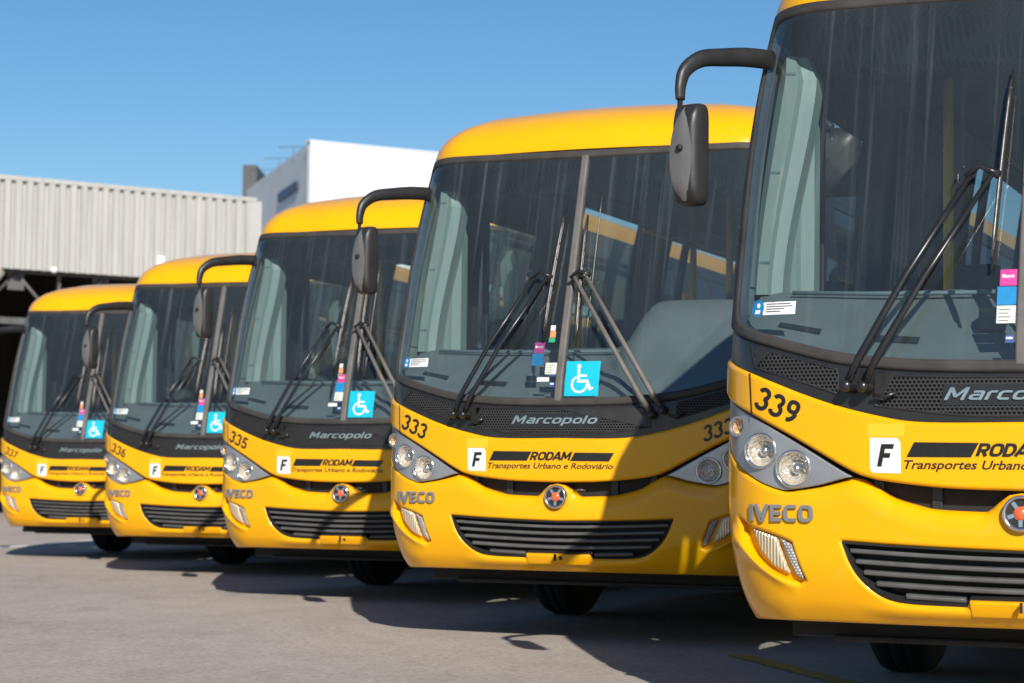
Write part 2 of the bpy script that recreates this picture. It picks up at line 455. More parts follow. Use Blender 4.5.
# skeletons of the big letters: (advance, [(points, closed)]), cap height 1, centre lines
GLY = {
 'I': (.34, [([(.12, 0), (.12, 1)], 0)]),
 'V': (.86, [([(.04, 1), (.39, .06), (.42, .06), (.77, 1)], 0)]),
 'E': (.72, [([(.66, .90), (.12, .90), (.12, .10), (.66, .10)], 0), ([(.22, .50), (.60, .50)], 0)]),
 'C': (.82, [([(.74, .90), (.36, .90)] + arc_(.36, .62, .24, .28, 100, 180, 6) + arc_(.36, .38, .24, .28, 180, 260, 6) + [(.36, .10), (.74, .10)], 0)]),
 'O': (.90, [(sup(.44, .5, .32, .40), 1)]),
 'R': (.82, [([(.12, 0), (.12, .91), (.46, .91)] + arc_(.46, .68, .21, .23, 80, -80, 8) + [(.46, .45), (.22, .45)], 0), ([(.42, .40), (.66, 0)], 0)]),
 'D': (.84, [([(.12, .09), (.12, .91), (.40, .91)] + arc_(.40, .5, .30, .41, 80, -80, 10) + [(.40, .09)], 1)]),
 'A': (.84, [([(.02, 0), (.36, .93), (.42, .93), (.76, 0)], 0), ([(.24, .28), (.54, .28)], 0)]),
 'M': (1.06, [([(.12, 0), (.12, .93), (.16, .93), (.48, .30), (.52, .30), (.84, .93), (.88, .93), (.88, 0)], 0)]),
 'F': (.66, [([(.62, .90), (.13, .90), (.13, 0)], 0), ([(.24, .50), (.54, .50)], 0)]),
 'a': (.76, [([(.16, .66), (.56, .66), (.62, .60), (.62, 0)], 0), ([(.52, .40), (.24, .40), (.14, .34), (.14, .16), (.24, .09), (.52, .09)], 0)]),
 'r': (.50, [([(.12, 0), (.12, .58), (.20, .66), (.48, .66)], 0)]),
 'c': (.68, [([(.62, .66), (.24, .66), (.13, .56), (.13, .19), (.24, .09), (.62, .09)], 0)]),
 'o': (.76, [(sup(.38, .375, .26, .285), 1)]),
 'p': (.76, [([(.12, -.26), (.12, .66), (.52, .66), (.63, .56), (.63, .19), (.52, .09), (.22, .09)], 0)]),
 'l': (.30, [([(.12, 0), (.12, 1)], 0)]),
 '3': (.66, [(arc_(.29, .70, .21, .21, 165, -75, 12) + [(.30, .505)] + arc_(.29, .27, .235, .235, 75, -165, 13), 0)]),
 '5': (.66, [([(.54, .91), (.17, .91), (.13, .52)] + arc_(.29, .31, .225, .24, 110, -160, 14), 0)]),
 '6': (.66, [(sup(.31, .30, .20, .225, .8), 1), (arc_(.44, .44, .33, .48, 88, 168, 8), 0)]),
 '7': (.62, [([(.06, .91), (.52, .91), (.30, .45), (.22, 0)], 0)]),
 '9': (.66, [(sup(.31, .70, .20, .225, .8), 1), (arc_(.18, .56, .33, .48, -12, -92, 8), 0)]),
}
def ribbon(pts, closed, w):
    P = [np.array(p, float) for p in pts]; P = [p for i, p in enumerate(P) if i == 0 or np.linalg.norm(p - P[i - 1]) > 1e-5]; n = len(P); Lf, Rt = [], []
    for i in range(n):
        a = P[i] - P[i - 1] if (i or closed) else P[1] - P[0]; b = P[(i + 1) % n] - P[i] if (i < n - 1 or closed) else P[-1] - P[-2]
        a = a / np.linalg.norm(a); b = b / np.linalg.norm(b); na = np.array([-a[1], a[0]]); nb = np.array([-b[1], b[0]]); m = na + nb
        m = m / max((m @ m) / 2, .45)
        Lf.append(P[i] + m * w / 2); Rt.append(P[i] - m * w / 2)
    return Lf, Rt
def strokes(mb, txt, box, w=.18, off=.0115, thick=0., shear=0., rot=0., gap=.0, mi=0):
    """block letters of even stroke, fitted into box and laid on the skin"""
    x = 0; rb = []
    for ch in txt:
        adv, parts = GLY[ch]
        for k_, (p, cl) in enumerate(parts):
            Lf, Rt = ribbon(p, cl, w); rb.append((x, Lf, Rt, cl, k_))
        x += adv + gap
    sh = lambda q, x_: np.array([q[0] + x_ + shear * q[1], q[1]])
    allp = np.array([sh(q, x_) for x_, Lf, Rt, cl, k_ in rb for q in Lf + Rt]); mn, mx = allp.min(0), allp.max(0)
    s0, z0, s1, z1 = box; sc_ = np.array([(s1 - s0) / (mx[0] - mn[0]), (z1 - z0) / (mx[1] - mn[1])]); c0 = np.array([(s0 + s1) / 2, (z0 + z1) / 2]); cr, sr = math.cos(rot), math.sin(rot)
    def place(q, x_):
        v = (sh(q, x_) - mn) * sc_ + np.array([s0, z0]) - c0
        return np.array([c0[0] + v[0] * cr - v[1] * sr, c0[1] + v[0] * sr + v[1] * cr])
    for x_, Lf, Rt, cl, k_ in rb:
        A = [place(q, x_) for q in Lf]; B = [place(q, x_) for q in Rt]
        if cl: A.append(A[0]); B.append(B[0])
        A2, B2 = [], []
        for i in range(len(A) - 1):
            m = max(1, math.ceil(np.linalg.norm(A[i + 1] - A[i]) / .02))
            for j in range(m): A2.append(A[i] + (A[i + 1] - A[i]) * j / m); B2.append(B[i] + (B[i + 1] - B[i]) * j / m)
        A2.append(A[-1]); B2.append(B[-1])
        n_ = len(A2); SZ = np.array(A2 + B2); nr = frame_(SZ[:, 0], SZ[:, 1])[2]; P = surf(SZ[:, 0], SZ[:, 1]) + nr * (off + .00025 * k_)
        mb.add(P, [[i, n_ + i, n_ + i + 1, i + 1] for i in range(n_ - 1)], nr, mi=mi)
        if thick:
            Q = P - nr * thick
            for i in range(n_ - 1):
                mb.add([P[i], P[i + 1], Q[i + 1], Q[i]], [[0, 1, 2, 3]], smooth=False, mi=mi); mb.add([P[n_ + i + 1], P[n_ + i], Q[n_ + i], Q[n_ + i + 1]], [[0, 1, 2, 3]], smooth=False, mi=mi)
            if not cl:
                for i, j in ((n_, 0), (n_ - 1, 2 * n_ - 1)): mb.add([P[i], P[j], Q[j], Q[i]], [[0, 1, 2, 3]], smooth=False, mi=mi)

def empty(name, loc, rz=0, **props):
    o = bpy.data.objects.new(name, None); col.objects.link(o); o.location = loc; o.rotation_euler = (0, 0, rz)
    o.empty_display_size = .3
    for k, v in props.items(): o[k] = v
    return o
def part(name, parent):
    o = bpy.data.objects.new(name, None); col.objects.link(o); o.parent = parent; o.empty_display_size = .1; return o
def copy_tree(o, parent=None):
    c = o.copy(); col.objects.link(c); c.parent = parent
    for ch in list(o.children): copy_tree(ch, c)
    return c

# ------------------------------------------------------------------ the setting
def ground_material():
    n = N('worn_concrete').set((.3, .27, .25), .85)
    v = n.coord('Object'); vs = n.coord('Object', (1, .45, 1))
    a = n.noise(v, .35, 6, .6); b = n.noise(vs, 3.0, 8, .7); c = n.noise(v, 60, 3, .7)
    f = n.math('ADD', n.math('MULTIPLY', a, .30), n.math('ADD', n.math('MULTIPLY', b, .38), n.math('MULTIPLY', c, .32)))
    base = n.ramp(f, [(.32, (.28, .235, .198)), (.5, (.39, .335, .288)), (.68, (.48, .415, .36))])
    # dark tyre and oil patches
    st = n.math('MULTIPLY', n.math('SUBTRACT', n.noise(n.coord('Object', (.9, .35, 1)), 1.4, 5, .6), .60, clamp=True), 4.0, clamp=True)
    mx = n.n('ShaderNodeMixRGB'); n.l(n.math('MULTIPLY', st, .45), mx.inputs[0]); n.l(base, mx.inputs[1]); mx.inputs[2].default_value = (.10, .09, .085, 1)
    pk = n.math('MULTIPLY', n.math('SUBTRACT', n.noise(v, 9, 4, .8), .60, clamp=True), 6.0, clamp=True)
    m2 = n.n('ShaderNodeMixRGB'); n.l(n.math('MULTIPLY', pk, .45), m2.inputs[0]); n.l(mx.outputs[0], m2.inputs[1]); m2.inputs[2].default_value = (.08, .075, .07, 1)
    # fine grit, light and dark, and a few hairline cracks
    gr = n.noise(v, 26, 5, .85); g2 = n.n('ShaderNodeMixRGB'); g2.blend_type = 'MULTIPLY'; g2.inputs[0].default_value = 1
    n.l(m2.outputs[0], g2.inputs[1]); n.l(n.ramp(gr, [(.34, (.66, .66, .67)), (.5, (1, 1, 1)), (.66, (1.22, 1.2, 1.17))]), g2.inputs[2])
    vo = n.n('ShaderNodeTexVoronoi'); vo.feature = 'DISTANCE_TO_EDGE'; vo.inputs['Scale'].default_value = .16
    wv = n.n('ShaderNodeMixRGB'); wv.inputs[0].default_value = .12; n.l(v, wv.inputs[1]); nz = n.n('ShaderNodeTexNoise'); nz.inputs['Scale'].default_value = .9; nz.inputs['Detail'].default_value = 6
    n.l(v, nz.inputs['Vector']); n.l(nz.outputs['Color'], wv.inputs[2]); n.l(wv.outputs[0], vo.inputs['Vector'])
    ck = n.math('LESS_THAN', vo.outputs['Distance'], .0007); g3 = n.n('ShaderNodeMixRGB'); n.l(n.math('MULTIPLY', ck, .22), g3.inputs[0]); n.l(g2.outputs[0], g3.inputs[1]); g3.inputs[2].default_value = (.09, .08, .07, 1)
    n.l(g3.outputs[0], n.b.inputs['Base Color'])
    n.bump(n.math('ADD', c, n.math('MULTIPLY', b, .6)), .35, .006)
    return n.m
g = MB()
gx = [-1500, -300, -60, -20, 0, 20, 60, 300, 1500]; gy = [-300, -40, 0, 20, 40, 80, 200, 600, 3000]
g.add([(x, y, 0) for y in gy for x in gx], [[j * 9 + i, j * 9 + i + 1, (j + 1) * 9 + i + 1, (j + 1) * 9 + i] for j in range(8) for i in range(8)], smooth=False)
g.build('ground', ground_material(), kind='structure')

def line_mat(name, c):
    n = N(name).set(c, .8); f = n.noise(n.coord('Object'), 14, 6, .75)
    n.l(n.ramp(f, [(.38, (.22, .20, .185)), (.5, c)]), n.b.inputs['Base Color']); return n.m
def marking(name, a, b, w, m):
    a = Vector((*a, 0)); b = Vector((*b, 0)); d = (b - a).normalized(); nrm = Vector((-d.y, d.x, 0)) * w / 2
    q = MB(); k = 12
    vs = []; fs = []
    for i in range(k + 1):
        p = a.lerp(b, i / k); vs += [p + nrm + Vector((0, 0, .004)), p - nrm + Vector((0, 0, .004))]
        if i: fs.append([2 * i - 2, 2 * i - 1, 2 * i + 1, 2 * i])
    q.add(vs, fs, smooth=False); return q.build(name, m, kind='structure')
marking('pavement_line', (-7.05, 24.2), (-5.75, 37.5), .22, line_mat('white_road_paint', (.78, .75, .70)))
marking('pavement_marking', (1.23, 11.9), (1.95, 8.5), .13, line_mat('yellow_road_paint', (.50, .30, .03)))

# ------------------------------------------------------------------ the coach
bus = empty('bus', (0, 0, 0))

# curves shared by neighbouring panels, right half, in (s, z)
HT = [(0, 1.143), (.27, 1.141), (.43, 1.148), (.57, 1.174), (.71, 1.209), (.85, 1.255), (.95, 1.293), (1.065, 1.336), (1.147, 1.362), (1.29, 1.402), (1.50, 1.452), (1.74, 1.50)]
HB = [(0, .890), (.26, .897), (.46, .915), (.575, .934), (.66, .966), (.80, 1.042), (.92, 1.106), (1.05, 1.170), (1.15, 1.21), (1.29, 1.262), (1.50, 1.33), (1.74, 1.385)]
GB = [(0, 1.374), (.24, 1.377), (.46, 1.387), (.69, 1.413), (.88, 1.458), (1.04, 1.503)]     # lower edge of the glass
HTc, HBc = crom(HT, 6), crom(HB, 6)
def dz(L, d): return [(p[0], p[1] + d) for p in L]

# --- bumper
TOPB = [(.13, .812), (.16, .811), (.32, .817), (.40, .832), (.49, .858), (.55, .892), (.605, .922), (.645, .932), (.68, .926), (.78, .899), (.90, .879), (.943, .882), (1.0, .899), (1.05, .92),
        (1.14, .966), (1.215, 1.018), (1.27, 1.062), (1.32, 1.13), (1.38, 1.23), (1.50, 1.315)]
top = [(0, .882), (.045, .874), (.085, .846), (.11, .824)] + crom(TOPB, 5)
BOT = [(0, .372), (.5, .371), (.9, .369), (1.1, .363), (1.2, .358), (1.5, .358), (1.75, .36)]
half = top + [(1.75, 1.315)] + crom(BOT, 5)[::-1]
bump_out = half[:-1] + [(-p[0], p[1]) for p in half[::-1]][:-1]
GR = [(0, .668), (.26, .674), (.50, .682), (.684, .691)]
grl = crom(GR, 5) + crom([(.684, .691), (.668, .650), (.652, .612), (.618, .558), (.565, .508), (.50, .474), (.41, .460), (.21, .456)], 5)[1:] + [(.197, .484), (0, .487)]
grille_out = grl[:-1] + [(-p[0], p[1]) for p in grl[::-1]][:-1]
grille_out = grille_out[:-1] if grille_out[-1] == grille_out[0] else grille_out
PK = [(1.148, .772), (1.07, .736), (.96, .708), (.893, .682), (.868, .61), (.836, .536), (.862, .522), (.945, .553), (1.03, .602), (1.10, .676)]
pocket = crom(PK[:4], 4)[:-1] + crom(PK[3:6], 3)[:-1] + crom(PK[5:7], 2)[:-1] + crom(PK[6:] + [PK[0]], 4)[:-1]
mb = MB()
def bump_rel(s, z):
    a = np.abs(s)
    # the corner flare beside the fog lamp, the sill under the grille, and the shelf below the gap
    fl = .022 * np.exp(-((z - (.555 + .62 * (a - .93))) / .035) ** 2) * np.clip((a - .86) / .1, 0, 1) * np.clip((1.22 - a) / .06, 0, 1)
    lip = .012 * np.exp(-((z - .435) / .03) ** 2) * np.clip((.62 - a) / .15, 0, 1)
    zt = np.interp(a, [p[0] for p in TOPB], [p[1] for p in TOPB])
    shelf = -.030 * np.clip(1 - (zt - z) / .085, 0, 1) ** 2 * np.clip((.95 - a) / .25, 0, 1) * np.clip((a - .06) / .08, 0, 1)
    return fl + lip + shelf
panel(mb, bump_out, [grille_out, pocket, mir(pocket)], (.02, .018), 0, .018, .05, bump_rel)
bumper = mb.build('bumper', M['yellow'], bus)
# pocket floors
for sg in (1, -1):
    q = MB(); L = pocket if sg > 0 else mir(pocket)
    panel(q, L, (), (.03, .03), -.028, 0, 0); q.build('lamp_pocket', M['yellow'], bumper)
    lens = XZ([(1.066, .732), (.957, .700), (.905, .562), (.968, .588), (1.028, .646)])
    led = XZ([(.938, .696), (.892, .674), (.842, .538), (.874, .560)])
    lens = [(p[0], p[1]) for p in lens]; led = [(p[0], p[1]) for p in led]
    q = MB(); L = lens if sg < 0 else lens
    L2 = [(sg * p[0], p[1]) for p in L]; L2 = L2 if sg < 0 else L2[::-1]
    panel(q, L2, (), (.02, .02), -.006, .012, .02, drop=.6); fo = q.build('fog_lamp', M['fog'], bumper)
    q = MB(); L3 = [(sg * (p[0] * .88 + .988 * .12), p[1] * .88 + .645 * .12) for p in lens]; panel(q, L3 if sg < 0 else L3[::-1], (), (.02, .02), .001, .006, .006)
    q.build('lens', M['lamp_glass'], fo)
    q = MB(); L2 = [(sg * p[0], p[1]) for p in led]; panel(q, L2 if sg < 0 else L2[::-1], (), (.02, .02), -.004, .005, .02)
    q.build('marker_strip', M['led'], bumper)
# grille: dark box behind and five slats
q = MB()
panel(q, [(p[0] * 1.02, p[1]) for p in grille_out], (), (.06, .06), -.07, 0, 0)
rim_o = grille_out; cx, cz = 0, .58
rim_i = [(p[0] * .983, cz + (p[1] - cz) * .93) for p in grille_out]
panel(q, rim_o, [rim_i], (.06, .06), -.004, 0, .06)
grille = q.build('grille', M['matte'], bumper)
gp = np.array(grille_out)
def inside_half(z):
    """half width of the grille opening at height z"""
    xs = []
    for a, b in zip(gp, np.roll(gp, -1, 0)):
        if (a[1] - z) * (b[1] - z) < 0 and a[0] > .2: xs.append(a[0] + (b[0] - a[0]) * (z - a[1]) / (b[1] - a[1]))
    return max(xs) if xs else .6
for k in range(5):
    zc = .645 - .0415 * k; h = .017
    w = min(inside_half(zc + .012), inside_half(max(zc - h, .463))) - .004
    up_ = lambda s_: .022 * (abs(s_) / .684) ** 1.6
    ss = np.linspace(-w, w, 25); gap = .215 if zc - h < .492 else 0
    runs = [ss] if not gap else [np.linspace(-w, -gap, 10), np.linspace(gap, w, 10)]
    for r_ in runs:
        q = MB()
        L = [(s_, zc - h + up_(s_)) for s_ in r_] + [(s_, zc + up_(s_)) for s_ in r_[::-1]]
        panel(q, L, (), (.06, .05), -.014, .006, .03)
        q.build('slat', M['slat'], grille)
# tow cover with its eye
q = MB(); panel(q, [(-.19, .428), (.19, .428), (.193, .483), (-.193, .483)], (), (.04, .04), .016, .006, .02)
tow = q.build('tow_cover', M['yellow'], bumper)
q = MB(); q.lathe([(0, .0), (.011, 0), (.011, -.02)], pt(.02, .466, .0185), nm(.02, .466), 14); q.box(-.004, .004, -.025, -.0, .445, .483, .001, at=(0, 0, 0)); q.build('tow_eye', M['matte'], tow)
# maker lettering on the corner
q = MB(); strokes(q, 'IVECO', (-1.068, .759, -.797, .829), .21, .012, .012, 0, 0, .07)
q.build('badge_lettering', M['grey_letter'], bumper)
# round emblem
em = part('emblem', bumper)
o = pt(0, .808, .012); ax = Vector((0, -1, .05))
q = MB(); q.lathe([(.052, .0), (.055, .012), (.061, .016), (.067, .010), (.069, -.012)], o, ax, 36); q.build('ring', M['chrome'], em)
q = MB(); q.lathe([(.0, .002), (.054, .002), (.054, -.01)], o, ax, 36, smooth=False); q.build('dial', M['matte'], em)
q = MB(); qd = Vector((0, 0, 1)).rotation_difference(ax)
for k in range(5):
    a = math.pi / 2 + k * 2 * math.pi / 5 + math.pi
    w_ = .33
    P4 = [(.026, a - w_ * .9), (.050, a - w_ * .45), (.050, a + w_ * .45), (.026, a + w_ * .9)]
    q.add([Vector(o) + qd @ Vector((r_ * math.cos(t_), r_ * math.sin(t_), .0055)) for r_, t_ in P4], [[0, 1, 2, 3]], smooth=False)
    q.add([Vector(o) + qd @ Vector((r_ * math.cos(t_), r_ * math.sin(t_), .002 if i else .0055)) for i, (r_, t_) in enumerate([P4[0], P4[0], P4[1], P4[1]])], [[0, 1, 2, 3]], smooth=False)
q.build('star', M['chrome'], em)
q = MB(); q.lathe([(.0, .014), (.010, .013), (.019, .010), (.026, .003)], o, ax, 24); q.build('boss', M['red'], em)
# gap behind: dark mesh, slightly recessed
q = MB()
gpl = [(p[0], p[1] + .02) for p in HBc if p[0] <= .97] ; gpb = [(p[0], p[1] - .045) for p in crom(TOPB, 4) if p[0] <= .97]
L = gpl + gpb[::-1]
L = L + [(-p[0], p[1]) for p in L[::-1]]
L = [p for i, p in enumerate(L) if p != L[i - 1]]
panel(q, [(p[0], p[1]) for p in ([(-p[0], p[1]) for p in gpl[::-1]] + gpl[1:] + [(.97, .86)] + [(.6, .80), (.3, .76), (-.3, .76), (-.6, .80), (-.97, .86)])], (), (.06, .06), -.085, 0, 0)
intake = q.build('intake', M['matte'], bus)
q = MB()
for s_ in (-.56, -.33, .33, .56): 
    p = pt(s_, .88, -.07); q.box(p[0] - .02, p[0] + .02, p[1], p[1] + .02, .80, .94, .004); q.build('bracket', M['black'], intake); q = MB()
q.tube([pt(.10, .845, -.02), pt(.14, .85, -.012), pt(.17, .846, -.02)], .006, 8)
q.build('latch', M['metal'], intake)

# --- hood band
def seam_rel(s, z):
    a = np.abs(s); return -.006 * np.exp(-((a - (1.056 + (z - 1.18) * .10)) / .0035) ** 2)
L = HTc + HBc[::-1]
hood_out = [(-p[0], p[1]) for p in HTc[::-1]] + HTc[1:] + HBc[::-1] + [(-p[0], p[1]) for p in HBc[1:]]
hood_out = [p for i, p in enumerate(hood_out) if np.hypot(p[0] - hood_out[i - 1][0], p[1] - hood_out[i - 1][1]) > 1e-6]
mb = MB(); panel(mb, hood_out, (), (.0105, .02), .010, .016, .045)
hood = mb.build('hood', M['yellow'], bus)
q = MB()
for sg in (-1, 1):
    L = [(sg * 1.053, 1.168), (sg * 1.0605, 1.168), (sg * 1.0745, 1.338), (sg * 1.066, 1.338)]
    panel(q, L if sg > 0 else L[::-1], (), (.05, .02), .0112, 0, 0)
q.build('panel_gap', M['matte'], hood)
def decals(parent):
    q = MB()
    for L in ([(-.425, 1.012), (-.182, 1.012), (-.152, 1.066), (-.396, 1.068)], [(.085, 1.012), (.317, 1.011), (.347, 1.060), (.112, 1.061)]):
        panel(q, L, (), (.03, .06), .0112, 0, 0)
    strokes(q, 'RODAM', (-.166, 1.013, .100, 1.066), .25, .0114, 0, .30)
    lettering(q, 'Transportes Urbano e Rodoviário', (-.434, .957, .342, 1.001), .0112, 0, .020, .28)
    q.build('company_lettering', M['decal'], parent)
    q = MB(); panel(q, [(-.556, .953), (-.446, .951), (-.448, 1.068), (-.462, 1.084), (-.568, 1.084), (-.566, .966)], (), (.03, .06), .0112, 0, 0)
    pl = q.build('letter_plate', M['plate'], parent)
    q = MB(); strokes(q, 'F', (-.539, .976, -.472, 1.061), .22, .0122, 0, .20); q.build('lettering', M['decal'], pl)
    q = MB(); panel(q, [(-.575, 1.088), (-.435, 1.088), (-.432, 1.138), (-.578, 1.140)], (), (.03, .06), .0108, 0, 0)
    q.build('old_sticker_patch', M['faded'], parent)
decals(hood)
def fleet_number(parent, txt):
    q = MB(); strokes(q, txt, (-1.040, 1.164, -.850, 1.257), .185, .0116, 0, .0, R(-23), .03); q.build('fleet_number', M['decal'], parent)
    q = MB(); strokes(q, txt, (.838, 1.150, 1.024, 1.240), .185, .0116, 0, .30, R(19), .03); q.build('fleet_number', M['decal'], parent)

# --- headlights
HLt = [(.646, .937), (.70, .965), (.862, 1.059), (1.044, 1.156), (1.16, 1.204), (1.29, 1.246), (1.40, 1.272)]
HLb = [(.646, .937), (.69, .928), (.781, .904), (.902, .884), (.943, .887), (1.0, .904), (1.05, .925), (1.14, .971), (1.213, 1.022), (1.27, 1.068), (1.32, 1.136), (1.40, 1.262)]
hl = crom(HLb, 5) + crom(HLt, 5)[1:-1][::-1]
lamps = [('turn_lamp', sx(1.146, 1.13), 1.131, .040, 'amber'), ('main_lamp', sx(1.024, 1.034), 1.034, .070, 'reflector'), ('beam_lamp', .882, .965, .073, 'reflector')]
for sg in (-1, 1):
    hp = part('headlight', bus)
    def circ(s0, z0, r): return [(s0 + r * math.cos(t) * (1 if sg > 0 else 1), z0 + r * math.sin(t)) for t in np.linspace(0, 2 * math.pi, 29)[:-1]]
    hs = []
    q = MB(); L = [(sg * p[0], p[1]) for p in hl]; L = L if sg > 0 else L[::-1]
    panel(q, L, [circ(sg * s0, z0, r - .002) for _, s0, z0, r, _ in lamps], (.02, .02), -.004, .005, .03)
    q.build('housing', M['silver'], hp)
    for nme, s0, z0, r, mt in lamps:
        lp = part(nme, hp); o = pt(sg * s0, z0, -.006); n = nm(sg * s0, z0)
        # lamps look ahead more than the skin does
        n = (n + Vector((0, -1.2, 0))).normalized()
        q = MB(); q.lathe([(r - .012, -.004), (r - .009, .010), (r - .004, .013), (r + .001, .010), (r + .003, -.02)], o, n, 32); q.build('bezel', M['chrome'] if r > .05 else M['silver'], lp)
        q = MB(); d = r * .72
        prof = [(r - .010, .002)] + [((r - .010) * t, .002 - d * (1 - t ** 2)) for t in (.9, .75, .6, .45, .3, .2)]
        q.lathe(prof, o, n, 24, smooth=(r < .05))
        q.build('reflector', M[mt], lp)
        q = MB(); rb = r * .26
        q.lathe([(rb, -d), (rb, -d * .45), (rb * .8, -d * .32), (0, -d * .25)], o, n, 16); q.build('bulb_shield', M['chrome'], lp)
        q = MB(); q.lathe([(r - .008, .006), (r * .7, .016), (r * .4, .022), (.0, .024)], o, n, 24); q.build('lens', M['lamp_glass'], lp)

# --- cowl: black panel with perforated vents
GBd = crom(GB + [(1.147, 1.536), (1.36, 1.60)], 6)
FBd = dz(GBd, -.048)
L = [(p[0], p[1]) for p in FBd if p[0] <= 1.36] + [p for p in dz(HTc, .004) if p[0] <= 1.37][::-1]
Lm = [(-p[0], p[1]) for p in L]
cow = [(-p[0], p[1]) for p in FBd[::-1] if p[0] <= 1.36] + [p for p in FBd[1:] if p[0] <= 1.36]
hth = [p for p in dz(HTc, -.006) if p[0] <= 1.40]
cowl_out = cow + hth[::-1] + [(-p[0], p[1]) for p in hth[1:]]
mb = MB(); panel(mb, cowl_out, (), (.03, .03), -.004, .008, .02); cowl = mb.build('cowl', M['gloss_black'], bus)
VC = crom([(-.545, 1.318), (-.25, 1.308), (0, 1.306), (.25, 1.308), (.545, 1.318)], 4) + crom([(.545, 1.208), (.25, 1.176), (0, 1.171), (-.25, 1.176), (-.545, 1.208)], 4)
VS = crom([(.70, 1.348), (.88, 1.390), (1.075, 1.444)], 4) + crom([(1.052, 1.364), (.88, 1.312), (.70, 1.258)], 4)
for L in (VC, VS, mir(VS)):
    q = MB(); panel(q, L, (), (.03, .03), -.0015, 0, .003); vt = q.build('vent_mesh', M['mesh'], cowl)
    c0 = np.mean(L, 0); Lo = [tuple(c0 + (np.array(p) - c0) * np.array([1.02, 1.12])) for p in L]
    q = MB(); panel(q, Lo, [L], (.04, .04), .002, .004, .006); q.build('vent_frame', M['black'], vt)
q = MB(); panel(q, [(-.295, 1.205), (.255, 1.205), (.265, 1.285), (-.285, 1.285)], (), (.03, .05), .0006, 0, .002); bp = q.build('badge_plate', M['gloss_black'], cowl)
q = MB(); strokes(q, 'Marcopolo', (-.284, 1.213, .246, 1.272), .165, .008, .008, .32, 0, .03); q.build('badge_lettering', M['chrome'], bp)

# --- windscreen frame, two panes, centre strip
def rect_top(s0, z0, r, ztop):
    return [(s0, z0)] + [(s0 - r + r * math.cos(t), ztop - r + r * math.sin(t)) for t in np.linspace(0, math.pi / 2, 7)]
gl_r = crom(GB, 6)[:-1] + crom([(1.04, 1.503), (1.12, 1.528), (1.175, 1.556), (1.203, 1.60), (1.211, 1.68)], 5)
right_edge = [(1.211, 1.85), (1.211, 2.2), (1.211, 2.55)] + rect_top(1.205, 2.66, .10, 2.832)[1:]
topz = [(.9, 2.834), (.6, 2.826), (.3, 2.818), (0, 2.815)]
inner = gl_r + right_edge + topz
inner_full = inner[:-1] + [(-p[0], p[1]) for p in inner[::-1]][:-1]
outer = [p for p in FBd if p[0] <= 1.36] + [(1.37, 1.8), (1.37, 2.2), (1.37, 2.6), (1.36, 2.80), (1.33, 2.885), (1.1, 2.885), (.9, 2.884), (.6, 2.876), (.3, 2.868), (0, 2.866)]
outer_full = outer[:-1] + [(-p[0], p[1]) for p in outer[::-1]][:-1]
mb = MB(); panel(mb, outer_full, [inner_full], (.03, .04), .006, .016, .04); wframe = mb.build('windscreen_frame', M['frame'], bus)
inner_big = [(p[0] * 1.01, 2.1 + (p[1] - 2.1) * 1.015) for p in inner]
gL = [p for p in inner_big if p[0] > .012]
pane_r = [(.010, gL[0][1])] + gL + [(.010, gL[-1][1])]
panes = []
for L, lab in ((mir(pane_r), 'left'), (pane_r, 'right')):
    q = MB(); panel(q, L, (), (.05, .06), -.006, 0, 0); panes.append(q.build('windscreen', M['wind'], bus))
q = MB(); panel(q, [(-.023, 1.352), (.021, 1.352), (.021, 2.832), (-.023, 2.832)], (), (.03, .06), .010, .010, .03); q.build('windscreen_divider', M['strip'], bus)

# stickers on the glass (outside face)
def sticker(pane, name, quad, m, off=-.0045):
    q = MB(); panel(q, quad, (), (.06, .06), off, 0, 0); return q.build(name, m, pane)
def rect(s0, z0, s1, z1): return [(s0, z0), (s1, z0), (s1, z1), (s0, z1)]
st = sticker(panes[0], 'notice_sticker', rect(sx(-1.035, 1.6), 1.570, -.893, 1.621), M['plate'])
q = MB()
for k, (a, b) in enumerate(((-1.02, -.915), (-1.02, -.905), (-1.02, -.94), (-1.02, -.955))): panel(q, rect(a, 1.611 - .010 * k, b, 1.6145 - .010 * k), (), (.06, .06), -.0035, 0, 0)
q.build('printing', M['frame'], st)
cdisc = [(sx(-1.060, 1.6) + .031 * math.cos(t), 1.598 + .034 * math.sin(t)) for t in np.linspace(0, 2 * math.pi, 25)[:-1]]
st = sticker(panes[0], 'round_sticker', cdisc, M['blue'], -.0030)
q = MB(); panel(q, [(p[0] * .30 + sx(-1.060, 1.6) * .7 + .004, p[1] * .30 + 1.598 * .7 + .010) for p in cdisc], (), (.06, .06), -.002, 0, 0)
panel(q, [(sx(-1.060, 1.6) - .014, 1.576), (sx(-1.060, 1.6) + .012, 1.574), (sx(-1.060, 1.6) + .016, 1.590), (sx(-1.060, 1.6) - .010, 1.592)], (), (.06, .06), -.002, 0, 0)
q.build('printing', M['plate'], st)
st = sticker(panes[0], 'magenta_sticker', rect(-.090, 1.655, -.026, 1.718), M['magenta'])
q = MB(); lettering(q, 'Moovit', (-.082, 1.685, -.036, 1.700), -.0035, 0, .02); q.build('lettering', M['plate'], st)
sticker(panes[0], 'blue_sticker', rect(-.098, 1.582, -.026, 1.652), M['blue'])
st = sticker(panes[0], 'paper_sticker', rect(-.097, 1.512, -.027, 1.579), M['paper'])
q = MB()
for k in range(4): panel(q, rect(-.090, 1.563 - .014 * k, -.045 - .008 * (k % 2), 1.5655 - .014 * k), (), (.06, .06), -.0035, 0, 0)
q.build('printing', M['frame'], st)
sticker(panes[0], 'white_sticker', rect(-.142, 1.470, -.067, 1.494), M['plate'])
sticker(panes[0], 'navy_sticker', rect(-.068, 1.500, -.032, 1.508), M['navy'])
st = sticker(panes[0], 'serial_sticker', rect(-.062, 1.438, -.030, 1.466), M['navy'])
